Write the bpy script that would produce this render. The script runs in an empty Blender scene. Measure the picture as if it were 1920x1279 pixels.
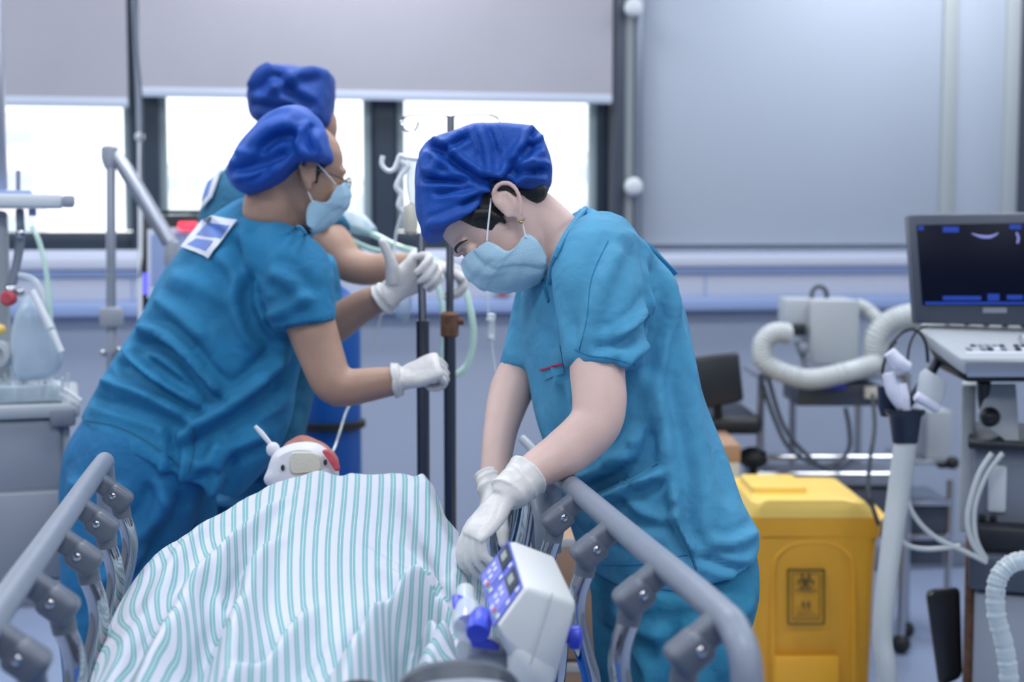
import bpy, bmesh, math, random
import numpy as np
from mathutils import Vector, Matrix, noise
from mathutils.bvhtree import BVHTree
random.seed(4)
SC = bpy.context.scene
COL = SC.collection
V = Vector
# ------------------------------------------------------------------ camera
F_PX, HCAM = 2667.0, 1.38
YAW, PITCH = math.radians(9.7), math.radians(4.5)
FW = V((math.sin(YAW)*math.cos(PITCH), math.cos(YAW)*math.cos(PITCH), -math.sin(PITCH)))
RT = V((math.cos(YAW), -math.sin(YAW), 0))
UP = RT.cross(FW)
CAM = V((0, 0, HCAM))
cd = bpy.data.cameras.new('camera'); cam = bpy.data.objects.new('camera', cd); COL.objects.link(cam)
cam.location = CAM
cam.rotation_euler = Matrix((RT, UP, -FW)).transposed().to_euler()
cd.sensor_width = 36; cd.lens = 50.0; cd.clip_start = .05; cd.clip_end = 200
cd.dof.use_dof = True; cd.dof.focus_distance = 2.12; cd.dof.aperture_fstop = 3.2
SC.camera = cam
def P(px, py, d):            # point seen at photograph pixel px,py at depth d metres
    return CAM + d*(FW + (px-960)/F_PX*RT - (py-639.5)/F_PX*UP)
def ray(px, py): return FW + (px-960)/F_PX*RT - (py-639.5)/F_PX*UP
def PZ(px, py, z): r = ray(px, py); return CAM + r*((z-HCAM)/r.z)
def PY(px, py, y): r = ray(px, py); return CAM + r*(y/r.y)
def PX_(px, py, x): r = ray(px, py); return CAM + r*(x/r.x)
# ------------------------------------------------------------------ world, lights, exposure
w = bpy.data.worlds.new('world'); SC.world = w; w.use_nodes = True
bg = w.node_tree.nodes['Background']; bg.inputs[0].default_value = (.93, .97, 1, 1); bg.inputs[1].default_value = 2.0
SC.view_settings.view_transform = 'Standard'; SC.view_settings.look = 'None'
SC.view_settings.gamma = 1; SC.view_settings.use_curve_mapping = False
SC.view_settings.exposure = 0.2
def area(name, loc, sx, sy, watts, col=(.95, .97, 1), rot=(0, 0, 0)):
    l = bpy.data.lights.new(name, 'AREA'); l.shape = 'RECTANGLE'; l.size = sx; l.size_y = sy
    l.energy = watts; l.color = col
    o = bpy.data.objects.new(name, l); COL.objects.link(o); o.location = loc; o.rotation_euler = rot
    return o
CEIL = 2.95
PANELS = [(x, y) for x in (-1.9, .3, 2.5) for y in (-1.2, .9, 3.0, 4.7)]
for x, y in PANELS: area('ceiling_lamp', (x, y, CEIL-.05), 1.15, .55, 21)
# ------------------------------------------------------------------ materials
def mat(name, col, rough=.5, metal=0, var=0, vscale=30, bump=0, bscale=200, emit=None, es=0, coat=0, spec=.5, trans=0, alpha=1, sss=0, stretch=None, sheen=0, crinkle=0):
    m = bpy.data.materials.new(name); m.use_nodes = True; nt = m.node_tree; b = nt.nodes['Principled BSDF']
    b.inputs['Base Color'].default_value = (*col, 1); b.inputs['Roughness'].default_value = rough
    b.inputs['Metallic'].default_value = metal; b.inputs['Specular IOR Level'].default_value = spec
    b.inputs['Coat Weight'].default_value = coat; b.inputs['Transmission Weight'].default_value = trans
    b.inputs['Alpha'].default_value = alpha; b.inputs['Sheen Weight'].default_value = sheen
    if sss: b.inputs['Subsurface Weight'].default_value = sss; b.inputs['Subsurface Radius'].default_value = (.02, .008, .005); b.inputs['Subsurface Scale'].default_value = .5
    if emit: b.inputs['Emission Color'].default_value = (*emit, 1); b.inputs['Emission Strength'].default_value = es
    tc = nt.nodes.new('ShaderNodeTexCoord')
    def coords():
        if stretch:
            mp = nt.nodes.new('ShaderNodeMapping'); mp.inputs['Scale'].default_value = stretch
            nt.links.new(tc.outputs['Object'], mp.inputs['Vector']); return mp.outputs[0]
        return tc.outputs['Object']
    if var:
        n = nt.nodes.new('ShaderNodeTexNoise'); n.inputs['Scale'].default_value = vscale; n.inputs['Detail'].default_value = 5
        nt.links.new(coords(), n.inputs['Vector'])
        r = nt.nodes.new('ShaderNodeMapRange'); r.inputs[1].default_value = .3; r.inputs[2].default_value = .7
        r.inputs[3].default_value = 1-var; r.inputs[4].default_value = 1+var
        nt.links.new(n.outputs[0], r.inputs[0])
        mx = nt.nodes.new('ShaderNodeMix'); mx.data_type = 'RGBA'; mx.blend_type = 'MULTIPLY'; mx.inputs[0].default_value = 1
        mx.inputs[6].default_value = (*col, 1); nt.links.new(r.outputs[0], mx.inputs[7]); nt.links.new(mx.outputs[2], b.inputs['Base Color'])
    if bump:
        n = nt.nodes.new('ShaderNodeTexNoise'); n.inputs['Scale'].default_value = bscale; n.inputs['Detail'].default_value = 3
        nt.links.new(coords(), n.inputs['Vector'])
        bp = nt.nodes.new('ShaderNodeBump'); bp.inputs['Strength'].default_value = bump; bp.inputs['Distance'].default_value = .004
        nt.links.new(n.outputs[0], bp.inputs['Height']); nt.links.new(bp.outputs[0], b.inputs['Normal'])
        if crinkle:
            n2 = nt.nodes.new('ShaderNodeTexNoise'); n2.inputs['Scale'].default_value = 16; n2.inputs['Detail'].default_value = 2.5; n2.inputs['Distortion'].default_value = .3
            nt.links.new(coords(), n2.inputs['Vector'])
            b2_ = nt.nodes.new('ShaderNodeBump'); b2_.inputs['Strength'].default_value = crinkle; b2_.inputs['Distance'].default_value = .02
            nt.links.new(n2.outputs[0], b2_.inputs['Height']); nt.links.new(b2_.outputs[0], bp.inputs['Normal'])
    return m
def glassy(name, col=(.9, .97, .95), a=.25, rough=.08):
    m = bpy.data.materials.new(name); m.use_nodes = True; nt = m.node_tree; nt.nodes.clear()
    out = nt.nodes.new('ShaderNodeOutputMaterial'); t = nt.nodes.new('ShaderNodeBsdfTransparent'); p = nt.nodes.new('ShaderNodeBsdfPrincipled')
    p.inputs['Base Color'].default_value = (*col, 1); p.inputs['Roughness'].default_value = rough
    mx = nt.nodes.new('ShaderNodeMixShader'); fr = nt.nodes.new('ShaderNodeLayerWeight'); fr.inputs[0].default_value = .35
    mr = nt.nodes.new('ShaderNodeMapRange'); mr.inputs[3].default_value = a; mr.inputs[4].default_value = min(1, a+.55)
    nt.links.new(fr.outputs['Facing'], mr.inputs[0]); nt.links.new(mr.outputs[0], mx.inputs[0])
    nt.links.new(t.outputs[0], mx.inputs[1]); nt.links.new(p.outputs[0], mx.inputs[2]); nt.links.new(mx.outputs[0], out.inputs[0])
    return m
M_ = {}
def mk(k, *a, **kw): M_[k] = mat(k, *a, **kw)
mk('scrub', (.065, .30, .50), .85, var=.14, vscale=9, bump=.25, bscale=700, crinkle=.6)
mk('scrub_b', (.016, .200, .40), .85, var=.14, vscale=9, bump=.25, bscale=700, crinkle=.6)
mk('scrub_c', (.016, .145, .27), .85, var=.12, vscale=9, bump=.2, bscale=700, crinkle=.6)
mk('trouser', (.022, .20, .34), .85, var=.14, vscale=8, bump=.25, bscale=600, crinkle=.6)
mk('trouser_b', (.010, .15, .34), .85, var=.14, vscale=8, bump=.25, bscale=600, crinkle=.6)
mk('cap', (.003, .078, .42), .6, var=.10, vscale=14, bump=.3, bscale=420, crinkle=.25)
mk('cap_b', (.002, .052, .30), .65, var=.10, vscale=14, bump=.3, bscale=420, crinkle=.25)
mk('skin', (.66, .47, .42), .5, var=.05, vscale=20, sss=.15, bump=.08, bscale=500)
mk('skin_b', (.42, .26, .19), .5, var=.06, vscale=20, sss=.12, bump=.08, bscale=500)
mk('lip', (.35, .12, .12), .4)
mk('hair', (.012, .011, .012), .45, var=.4, vscale=60, bump=.6, bscale=300, stretch=(1, 1, .12))
mk('glove', (.70, .69, .675), .36, var=.04, vscale=40, bump=.18, bscale=90, sss=.1)
mk('mask', (.42, .64, .78), .8, var=.05, vscale=30, bump=.35, bscale=500)
mk('mask_loop', (.78, .80, .84), .7)
mk('chrome', (.50, .51, .54), .06, 1)
mk('steel', (.52, .54, .58), .28, 1)
mk('dark_steel', (.13, .14, .17), .3, 1)
mk('aluminium', (.42, .45, .52), .35, .8)
mk('rail_grey', (.20, .235, .30), .42, var=.04, bump=.1, bscale=300)
mk('clamp_grey', (.115, .135, .175), .38, bump=.12, bscale=400)
mk('slate', (.045, .06, .085), .45, bump=.1, bscale=300)
mk('rubber', (.012, .013, .016), .6)
mk('black_plastic', (.014, .017, .024), .4)
mk('navy_plastic', (.012, .022, .045), .35)
mk('mattress', (.006, .10, .42), .5, bump=.15, bscale=300)
mk('wall_upper', (.42, .475, .565), .55, var=.02, vscale=1.5)
mk('wall_lower', (.365, .42, .53), .5, var=.03, vscale=2)
mk('wall_plain', (.46, .50, .56), .7)
mk('wall_side', (.26, .29, .33), .7)
mk('wall_dark', (.10, .12, .15), .6)
mk('ceiling', (.75, .77, .80), .8)
mk('floor', (.30, .37, .53), .25, var=.05, vscale=3)
mk('blind', (.37, .37, .42), .85, var=.03, vscale=3, bump=.2, bscale=400)
mk('blind_bar', (.50, .56, .68), .5)
mk('win_frame', (.022, .037, .06), .4)
mk('win_edge', (.30, .38, .40), .5)
mk('panel_white', (.56, .60, .72), .4)
mk('panel_blue', (.30, .40, .66), .4)
mk('trim_silver', (.30, .34, .42), .3, .6)
mk('trim_dark', (.07, .085, .115), .4, .2)
mk('trim_pale', (.39, .43, .45), .5)
mk('white_plastic', (.62, .66, .70), .35)
mk('warm_white', (.66, .69, .70), .35, bump=.06, bscale=600)
mk('grey_plastic', (.32, .35, .41), .4)
mk('pale_grey', (.42, .46, .50), .45)
mk('mid_grey', (.20, .225, .28), .5)
mk('blue_plastic', (.045, .075, .62), .35)
mk('pump_blue', (.075, .11, .56), .35)
mk('pump_blue_light', (.17, .20, .68), .35)
mk('lcd_dark', (.01, .02, .04), .2)
mk('lcd', (.30, .36, .36), .3)
mk('key_white', (.70, .72, .85), .5)
mk('key_red', (.60, .06, .05), .5)
mk('key_green', (.12, .45, .20), .5)
mk('yellow_bin', (.80, .40, .03), .4, var=.05, vscale=6, bump=.1, bscale=300)
mk('yellow_lid', (.95, .66, .16), .4, var=.04, vscale=6)
mk('bin_print', (.07, .065, .02), .6)
mk('bottle_blue', (.005, .085, .36), .35)
mk('hose', (.52, .56, .57), .45)
mk('clear', (.7, .75, .78), .15)
M_['clear'] = glassy('clear', (.80, .88, .90), .35)
M_['glass'] = glassy('glass', (.9, .95, .95), .03, .02)
M_['bag'] = glassy('bag', (.55, .68, .78), .45, .25)
M_['green_tube'] = glassy('green_tube', (.62, .86, .76), .65)
mk('white_tube', (.75, .78, .82), .3)
mk('cardboard', (.42, .26, .17), .8, var=.08, vscale=15)
mk('carton_white', (.62, .60, .57), .8)
mk('screen', (.002, .003, .008), .35, spec=.15, emit=(.0005, .0015, .008), es=1)
mk('screen_blue', (.01, .03, .2), .3, emit=(.02, .07, .5), es=.35)
mk('screen_pale', (.2, .2, .4), .3, emit=(.25, .28, .75), es=.4)
mk('red_lamp', (.8, .02, .04), .3, emit=(1, .05, .09), es=1.6)
mk('blue_lamp', (.1, .1, .8), .3, emit=(.12, .12, .8), es=1)
mk('lamp', (1, 1, 1), .5, emit=(.92, .96, 1), es=4)
mk('red_paint', (.50, .06, .09), .6, var=.2, vscale=40)
mk('red_line', (.50, .02, .10), .6)
mk('manikin', (.40, .16, .12), .5, var=.15, vscale=20)
mk('manikin_white', (.68, .69, .74), .5)
mk('gauze', (.62, .60, .52), .9, bump=.5, bscale=300)
mk('card_white', (.70, .74, .84), .5)
mk('card_blue', (.10, .22, .62), .5)
mk('gold', (.75, .42, .10), .25, 1)
mk('rust', (.16, .08, .05), .7, .3, var=.3, vscale=60)
mk('building', (.80, .86, .84), .8)
mk('building_pink', (.88, .76, .79), .8)
mk('outside_ground', (.7, .72, .7), .9)
# ------------------------------------------------------------------ scene building helpers
CUR = {'root': {}}
def thing(name, label, cat, loc, group=None):
    o = bpy.data.objects.new(name, None); COL.objects.link(o); o.location = loc; o.empty_display_size = .05
    o['label'] = label; o['category'] = cat
    if group: o['group'] = group
    return o
def tag(o, label, cat, group=None):
    o['label'] = label; o['category'] = cat
    if group: o['group'] = group
    return o
def root_loc(o):
    while o.parent: o = o.parent
    return o.location
class MB:
    def __init__(s): s.v = []; s.f = []
    def add(s, vs, fs):
        b = len(s.v); s.v += [tuple(v) for v in vs]; s.f += [tuple(i+b for i in f) for f in fs]; return s
    def bm(s, bmm):
        bmm.verts.ensure_lookup_table(); bmm.verts.index_update()
        s.add([v.co.copy() for v in bmm.verts], [[v.index for v in f.verts] for f in bmm.faces]); bmm.free(); return s
    def box(s, c, size, rot=None, bev=0, seg=2):
        b = bmesh.new(); bmesh.ops.create_cube(b, size=1)
        for v in b.verts: v.co = V((v.co.x*size[0], v.co.y*size[1], v.co.z*size[2]))
        if bev: bmesh.ops.bevel(b, geom=b.edges[:], offset=bev, segments=seg, affect='EDGES', profile=.5)
        m = Matrix.Translation(V(c)) @ (rot.to_4x4() if rot is not None else Matrix())
        bmesh.ops.transform(b, matrix=m, verts=b.verts); return s.bm(b)
    def hull(s, pts, bev=0, seg=3):
        b = bmesh.new()
        for p in pts: b.verts.new(p)
        bmesh.ops.convex_hull(b, input=b.verts[:])
        bmesh.ops.dissolve_limit(b, angle_limit=math.radians(3), verts=b.verts[:], edges=b.edges[:])
        bmesh.ops.recalc_face_normals(b, faces=b.faces[:])
        if bev: bmesh.ops.bevel(b, geom=b.edges[:], offset=bev, segments=seg, affect='EDGES', profile=.5)
        return s.bm(b)
    def prism(s, pts, dirv, bev=0, seg=2):   # polygon pts (3D, planar) extruded by dirv
        b = bmesh.new(); a = [b.verts.new(p) for p in pts]; c = [b.verts.new(V(p)+V(dirv)) for p in pts]; n = len(a)
        b.faces.new(a); b.faces.new(c[::-1])
        for i in range(n): b.faces.new((a[i], c[i], c[(i+1) % n], a[(i+1) % n]))
        bmesh.ops.recalc_face_normals(b, faces=b.faces[:])
        if bev: bmesh.ops.bevel(b, geom=b.edges[:], offset=bev, segments=seg, affect='EDGES', profile=.5)
        return s.bm(b)
    def sphere(s, c, r, seg=16, rot=None):
        r = (r, r, r) if isinstance(r, (int, float)) else r
        b = bmesh.new(); bmesh.ops.create_uvsphere(b, u_segments=seg, v_segments=max(6, seg*2//3), radius=1)
        for v in b.verts: v.co = V((v.co.x*r[0], v.co.y*r[1], v.co.z*r[2]))
        m = Matrix.Translation(V(c)) @ (rot.to_4x4() if rot is not None else Matrix())
        bmesh.ops.transform(b, matrix=m, verts=b.verts); return s.bm(b)
    def rings(s, rr, cap=True):
        n = len(rr[0]); vs = [p for r in rr for p in r]; fs = []
        for i in range(len(rr)-1):
            for j in range(n):
                a = i*n+j; b = i*n+(j+1) % n; fs.append((a, b, b+n, a+n))
        if cap:
            vs.append(sum((V(p) for p in rr[0]), V())/n); vs.append(sum((V(p) for p in rr[-1]), V())/n)
            k = len(vs)-2; o = (len(rr)-1)*n
            for j in range(n): fs.append((k, (j+1) % n, j)); fs.append((k+1, o+j, o+(j+1) % n))
        return s.add(vs, fs)
    def tube(s, pts, r, n=12, smooth=0, cap=True, flat=1.0, flatdir=None):
        pts = [V(p) for p in pts]; rs = [r]*len(pts) if isinstance(r, (int, float)) else list(r)
        if smooth: pts, rs = catmull(pts, rs, smooth)
        T = [(pts[min(i+1, len(pts)-1)]-pts[max(i-1, 0)]).normalized() for i in range(len(pts))]
        ref = V(flatdir) if flatdir is not None else (V((0, 0, 1)) if abs(T[0].z) < .9 else V((1, 0, 0)))
        rr = []
        for p, t, q in zip(pts, T, rs):
            u = (ref - t*ref.dot(t)); u = u.normalized() if u.length > 1e-5 else t.orthogonal().normalized()
            if flatdir is None: ref = u
            v = t.cross(u)
            rr.append([p + u*(q*flat*math.cos(a)) + v*(q*math.sin(a)) for a in [2*math.pi*j/n for j in range(n)]])
        return s.rings(rr, cap)
    def lathe(s, base, axis, prof, n=24):
        axis = V(axis).normalized(); u = axis.orthogonal().normalized(); v = axis.cross(u)
        return s.rings([[V(base)+axis*h+u*(r*math.cos(2*math.pi*j/n))+v*(r*math.sin(2*math.pi*j/n)) for j in range(n)] for r, h in prof])
    def inflate(s, pts, side, hw, p=.4, k=9, cen=None):   # closed outline inflated to both sides of its plane
        pts = [V(q) for q in pts]; c = cen or sum(pts, V())/len(pts); rr = []
        for i in range(k+1):
            th = -math.pi/2+math.pi*i/k; th *= .985; sc = math.cos(th)**p
            rr.append([c+(q-c)*sc+V(side)*(hw*math.sin(th)) for q in pts])
        return s.rings(rr)
    def mesh(s, name='m'):
        me = bpy.data.meshes.new(name); me.from_pydata(s.v, [], s.f)
        b = bmesh.new(); b.from_mesh(me); bmesh.ops.recalc_face_normals(b, faces=b.faces[:]); b.to_mesh(me); b.free()
        return me
    def obj(s, name, m, parent=None, smooth=True, angle=35):
        me = s.mesh(name); return link(name, me, m, parent, smooth, angle)
def link(name, me, m, parent=None, smooth=True, angle=35):
    if isinstance(m, str): m = M_[m]
    me.materials.clear(); me.materials.append(m)
    if smooth:
        me.polygons.foreach_set('use_smooth', [True]*len(me.polygons))
        if angle < 179:
            try: me.set_sharp_from_angle(angle=math.radians(angle))
            except Exception: pass
    o = bpy.data.objects.new(name, me); COL.objects.link(o)
    if parent is not None:
        me.transform(Matrix.Translation(-root_loc(parent))); o.parent = parent
    else:
        n = len(me.vertices); a = np.empty(n*3); me.vertices.foreach_get('co', a); a = a.reshape(-1, 3)
        c = V(((a[:, 0].min()+a[:, 0].max())/2, (a[:, 1].min()+a[:, 1].max())/2, a[:, 2].min()))
        me.transform(Matrix.Translation(-c)); o.location = c
    return o
def struct(o): o['kind'] = 'structure'; return o
def catmull(pts, rs, k, closed=False):
    n = len(pts); op = []; orr = []
    rng = range(n if closed else n-1)
    for i in rng:
        g = (lambda j: pts[j % n]) if closed else (lambda j: pts[min(max(j, 0), n-1)])
        p0, p1, p2, p3 = g(i-1), g(i), g(i+1), g(i+2)
        for t in [q/k for q in range(k)]:
            op.append(.5*((2*p1)+(-p0+p2)*t+(2*p0-5*p1+4*p2-p3)*t*t+(-p0+3*p1-3*p2+p3)*t**3))
            orr.append(rs[i]*(1-t)+rs[(i+1) % n]*t)
    if not closed: op.append(pts[-1]); orr.append(rs[-1])
    return op, orr
def curve(pts, k=6, closed=False): return catmull([V(p) for p in pts], [0]*len(pts), k, closed)[0]
def remesh(mb, voxel, smooth=4, fac=.5):
    me = mb.mesh('tmp'); o = bpy.data.objects.new('tmp', me); COL.objects.link(o)
    r = o.modifiers.new('r', 'REMESH'); r.mode = 'VOXEL'; r.voxel_size = voxel; r.adaptivity = 0
    if smooth: q = o.modifiers.new('s', 'SMOOTH'); q.factor = fac; q.iterations = smooth
    dg = bpy.context.evaluated_depsgraph_get(); out = bpy.data.meshes.new_from_object(o.evaluated_get(dg))
    bpy.data.objects.remove(o); bpy.data.meshes.remove(me); return out
def get_v(me):
    n = len(me.vertices); a = np.empty(n*3); me.vertices.foreach_get('co', a); b = np.empty(n*3); me.vertices.foreach_get('normal', b)
    return a.reshape(-1, 3), b.reshape(-1, 3)
def set_v(me, a): me.vertices.foreach_set('co', a.ravel()); me.update()
def seg_dist(q, a, b):
    ab = b-a; t = np.clip(((q-a)@ab)/max(ab@ab, 1e-12), 0, 1); return np.linalg.norm(q-(a+t[:, None]*ab), axis=1), t
FOLD = 2.0
def folds(me, lines, depth, noise_amp=0, nscale=6, nstretch=(1, 1, 1)):
    """relief of cloth folds: lines are polylines drawn on the figure's profile plane, (pts, height, width)"""
    a, nrm = get_v(me); R = np.array(RT); U = np.array(UP); Fv = np.array(FW); rel = a-np.array(CAM)
    q = np.stack([960+(rel@R)/depth*F_PX, 639.5-(rel@U)/depth*F_PX], 1)
    k = np.abs(nrm@Fv); disp = np.zeros(len(a))
    for pts, amp, wid in lines:
        if len(pts) > 2: pts = [tuple(p[:2]) for p in curve([(x, y, 0) for x, y in pts], 4)]
        best = np.full(len(a), 1e9); tt = np.zeros(len(a)); n = len(pts)-1
        for i in range(n):
            d, t = seg_dist(q, np.array(pts[i], float), np.array(pts[i+1], float)); s = d < best
            best[s] = d[s]; tt[s] = (i+t[s])/n
        amp *= FOLD; taper = np.clip(np.minimum(tt, 1-tt)*5+.15, 0, 1)
        x = best/wid; disp += amp*taper*(np.exp(-x*x)-.45*np.exp(-((x-1.9)**2)))*np.clip(k*1.6, .15, 1)
    if noise_amp:
        for i, p in enumerate(a):
            disp[i] += noise_amp*noise.noise(V((p[0]*nscale*nstretch[0], p[1]*nscale*nstretch[1], p[2]*nscale*nstretch[2])))
    set_v(me, a+nrm*np.clip(disp, -.015, .03)[:, None]); return me
def surf(me_objs, px, py, lift=.001):
    """nearest surface point of the given objects seen at that photograph position"""
    best = None
    for o in me_objs:
        off = o.location+ (root_loc(o) if o.parent else V())
        key = o.name
        if key not in BV:
            me = o.data; BV[key] = BVHTree.FromPolygons([v.co+off for v in me.vertices], [p.vertices[:] for p in me.polygons])
        h = BV[key].ray_cast(CAM, ray(px, py).normalized())
        if h[0] is not None and (best is None or h[3] < best[3]): best = h
    if best is None: return P(px, py, 2.3), -FW
    n = best[1]
    if n.dot(ray(px, py)) > 0: n = -n
    return best[0]+n*lift, n
BV = {}
def patch(objs, quad, nx, ny, lift, thick, name, m, parent):
    """thin cloth/card patch lying on a surface; quad = four photograph corners"""
    top = []; bot = []
    for j in range(ny+1):
        for i in range(nx+1):
            u = i/nx; v = j/ny; a, b, c, d = [V((*q, 0)) for q in quad]
            q = a*(1-u)*(1-v)+b*u*(1-v)+c*u*v+d*(1-u)*v
            p, n = surf(objs, q.x, q.y, 0); top.append(p+n*(lift+thick)); bot.append(p+n*lift)
    mb = MB(); N = len(top); fs = []; W = nx+1
    for j in range(ny):
        for i in range(nx):
            k = j*W+i; fs.append((k, k+1, k+1+W, k+W)); fs.append((N+k, N+k+W, N+k+1+W, N+k+1))
    edge = [i for i in range(W)]+[j*W+nx for j in range(1, ny+1)]+[ny*W+i for i in range(nx-1, -1, -1)]+[j*W for j in range(ny-1, 0, -1)]
    for i in range(len(edge)): a, b = edge[i], edge[(i+1) % len(edge)]; fs.append((a, a+N, b+N, b))
    return mb.add(top+bot, fs).obj(name, m, parent)
def stitch(objs, pts, r, name, m, parent, lift=.0005, k=6):
    q = curve([(x, y, 0) for x, y in pts], k); return MB().tube([surf(objs, p.x, p.y, lift)[0] for p in q], r, 6).obj(name, m, parent)
# ================================================================== room
YW = 5.35          # inner face of the window wall
XL_, XR_, YB = -2.7, 3.7, -2.3
def bx(name, x0, x1, y0, y1, z0, z1, m, parent=None, bev=0):
    return MB().box(((x0+x1)/2, (y0+y1)/2, (z0+z1)/2), (x1-x0, y1-y0, z1-z0), bev=bev).obj(name, m, parent)
struct(bx('floor', XL_-.1, XR_+.1, YB-.1, YW+.2, -.1, 0, 'floor'))
struct(bx('ceiling', XL_-.1, XR_+.1, YB-.1, YW+.2, CEIL, CEIL+.1, 'ceiling'))
struct(bx('wall_left', XL_-.1, XL_, YB, YW, 0, CEIL, 'wall_side'))
struct(bx('wall_right', XR_, XR_+.1, YB, YW, 0, CEIL, 'wall_side'))
struct(bx('wall_rear', XL_-.1, XR_+.1, YB-.1, YB, 0, CEIL, 'wall_dark'))
for x, y in PANELS:
    t = thing('ceiling_light', 'ceiling light panel, %s, above %s' % ({-1.2: 'row behind the camera', .9: 'row over the stretcher foot', 3.0: 'row over the stretcher head', 4.7: 'row by the windows'}[y], {-1.9: 'the cabinet side', .3: 'the stretcher', 2.5: 'the ultrasound side'}[x]), 'light', (x, y, CEIL-.04), 'ceiling light panels')
    bx('frame', x-.61, x+.61, y-.31, y+.31, CEIL-.038, CEIL-.001, 'white_plastic', t)
def wx(px, py=330): return PY(px, py, YW).x
def wz(px, py): return PY(px, py, YW).z
zs, zt = wz(700, 470), 2.6
x_lw = XL_
x_end = wx(1148)                      # right end of the window opening
wb = struct(bx('wall_back', XL_, XR_, YW, YW+.18, 0, zs, 'wall_lower'))
struct(bx('wall_back_top', XL_, x_end, YW, YW+.18, zt, CEIL, 'wall_upper'))
# white-blue wall panels to the right of the window, each one a sheet
seams = [wx(1198), wx(1765), wx(1882), XR_]
wr = struct(bx('wall_back_right', x_end, XR_, YW+.02, YW+.18, zs, CEIL, 'wall_upper'))
for i in range(3):
    q = bx('wall_panel', seams[i]+.004, seams[i+1]-.004, YW-.012, YW+.02, zs+.02, CEIL-.002, ['wall_upper', 'wall_upper', 'wall_upper'][i], wr, .004)
for n, (a, b, m, pr) in enumerate([(1146, 1166, 'trim_dark', .05), (1166, 1184, 'trim_pale', .035), (1184, 1198, 'trim_silver', .06), (1758, 1784, 'trim_pale', .03), (1874, 1900, 'trim_pale', .035), (1900, 1926, 'trim_dark', .03)]):
    struct(bx('trim_%d' % (n+1), wx(a)+.001, wx(b)-.001, YW-pr, YW+.02, zs+.02, CEIL-.003, m, None, .004))
for yy in (16, 350):
    c = PY(1186, yy, YW-.07)
    o = MB().lathe(c, (0, -1, 0), [(.028, 0), (.034, .008), (.034, .024), (.024, .036), (.006, .04)]).obj('round_cap', 'white_plastic')
    tag(o, 'white round cap on the silver trim %s' % ('near the top edge' if yy < 100 else 'level with the nurse in front'), 'cap')
# windows: dark frames, pale inner edges, panes
def window(n, xa, xb, px_label):
    t = bpy.data.objects.new('window_%d' % n, None); COL.objects.link(t); t.location = (xa, YW, zs); t['kind'] = 'structure'
    fr = .045
    MB().box(((xa+xb)/2, YW+.07, zs+.035), (xb-xa, .09, .07), bev=.006).box(((xa+xb)/2, YW+.07, zt-.035), (xb-xa, .09, .07), bev=.006)\
        .box((xa+fr/2, YW+.07, (zs+zt)/2), (fr, .088, zt-zs-.13), bev=.006).box((xb-fr/2, YW+.07, (zs+zt)/2), (fr, .088, zt-zs-.13), bev=.006).obj('window_frame', 'win_frame', t)
    MB().box((xa+fr+.014, YW+.06, (zs+zt)/2), (.028, .05, zt-zs-.15), bev=.003).box((xb-fr-.014, YW+.06, (zs+zt)/2), (.028, .05, zt-zs-.15), bev=.003).obj('frame_edge', 'win_edge', t)
    bx('pane', xa+fr+.01, xb-fr-.01, YW+.07, YW+.076, zs+.06, zt-.06, 'glass', t)
    return t
edges = [XL_+.02, wx(-260), wx(272), wx(722), wx(1146)]
bx('sill', 0, 1, 0, 1, 0, 1, 'win_frame') if False else None
for i in range(4): window(i+1, edges[i]+.004, edges[i+1]-.004, None)
struct(bx('trim_20', wx(272)-.05, wx(272)+.05, YW+.005, YW+.13, zs, zt, 'win_frame'))
struct(bx('trim_21', wx(722)-.035, wx(722)+.035, YW+.005, YW+.13, zs, zt, 'win_frame'))
struct(bx('window_sill', XL_, x_end, YW-.02, YW+.12, zs-.03, zs+.004, 'panel_white', None, .005))
# roller blinds
bl = [(-700, -262, 194, 'grey roller blind at the far left end of the windows, hardly in view'), (-255, 246, 194, 'grey roller blind lowered over the left window beside the machine'),
      (268, 1140, 182, 'wide grey roller blind lowered behind the three nurses')]
for a, b, y, lab in bl:
    xa, xb = max(wx(a), XL_+.03), wx(b); zb = PY((max(a, 0)+b)/2, y, YW-.06).z
    t = thing('roller_blind', lab, 'blind', ((xa+xb)/2, YW-.06, zb), 'roller blinds over the windows')
    bx('blind_fabric', xa, xb, YW-.062, YW-.058, zb+.02, 2.7, 'blind', t)
    bx('bottom_bar', xa, xb, YW-.068, YW-.052, zb-.012, zb+.022, 'blind_bar', t, .005)
    MB().tube([(xa, YW-.05, 2.74), (xb, YW-.05, 2.74)], .04, 16).obj('roller', 'white_plastic', t)
t = thing('ceiling_pole', 'thin grey pole hanging from the ceiling in front of the window mullion', 'pole', P(262, 560, 4.6))
zz = P(262, 560, 4.6); xx = P(258, 0, 4.6)
MB().tube([P(250, -30, 4.6)+V((0, 0, .3)), P(250, -30, 4.6), P(262, 256, 4.6)], .0085, 10).obj('upper_rod', 'trim_silver', t)
MB().tube([P(262, 256, 4.6), P(263, 420, 4.6), P(263, 610, 4.6)], .007, 10).obj('lower_rod', 'white_tube', t)
MB().lathe(P(262, 264, 4.6), (0, 0, 1), [(.008, 0), (.015, .006), (.015, .02), (.008, .026)]).obj('joint', 'white_plastic', t)
MB().tube([P(254, -60, 4.55), P(254, 60, 4.55), P(266, 200, 4.55), P(266, 330, 4.55), P(276, 430, 4.55), P(262, 520, 4.55)], .004, 8, smooth=5).obj('cable', 'trim_dark', t)
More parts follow.
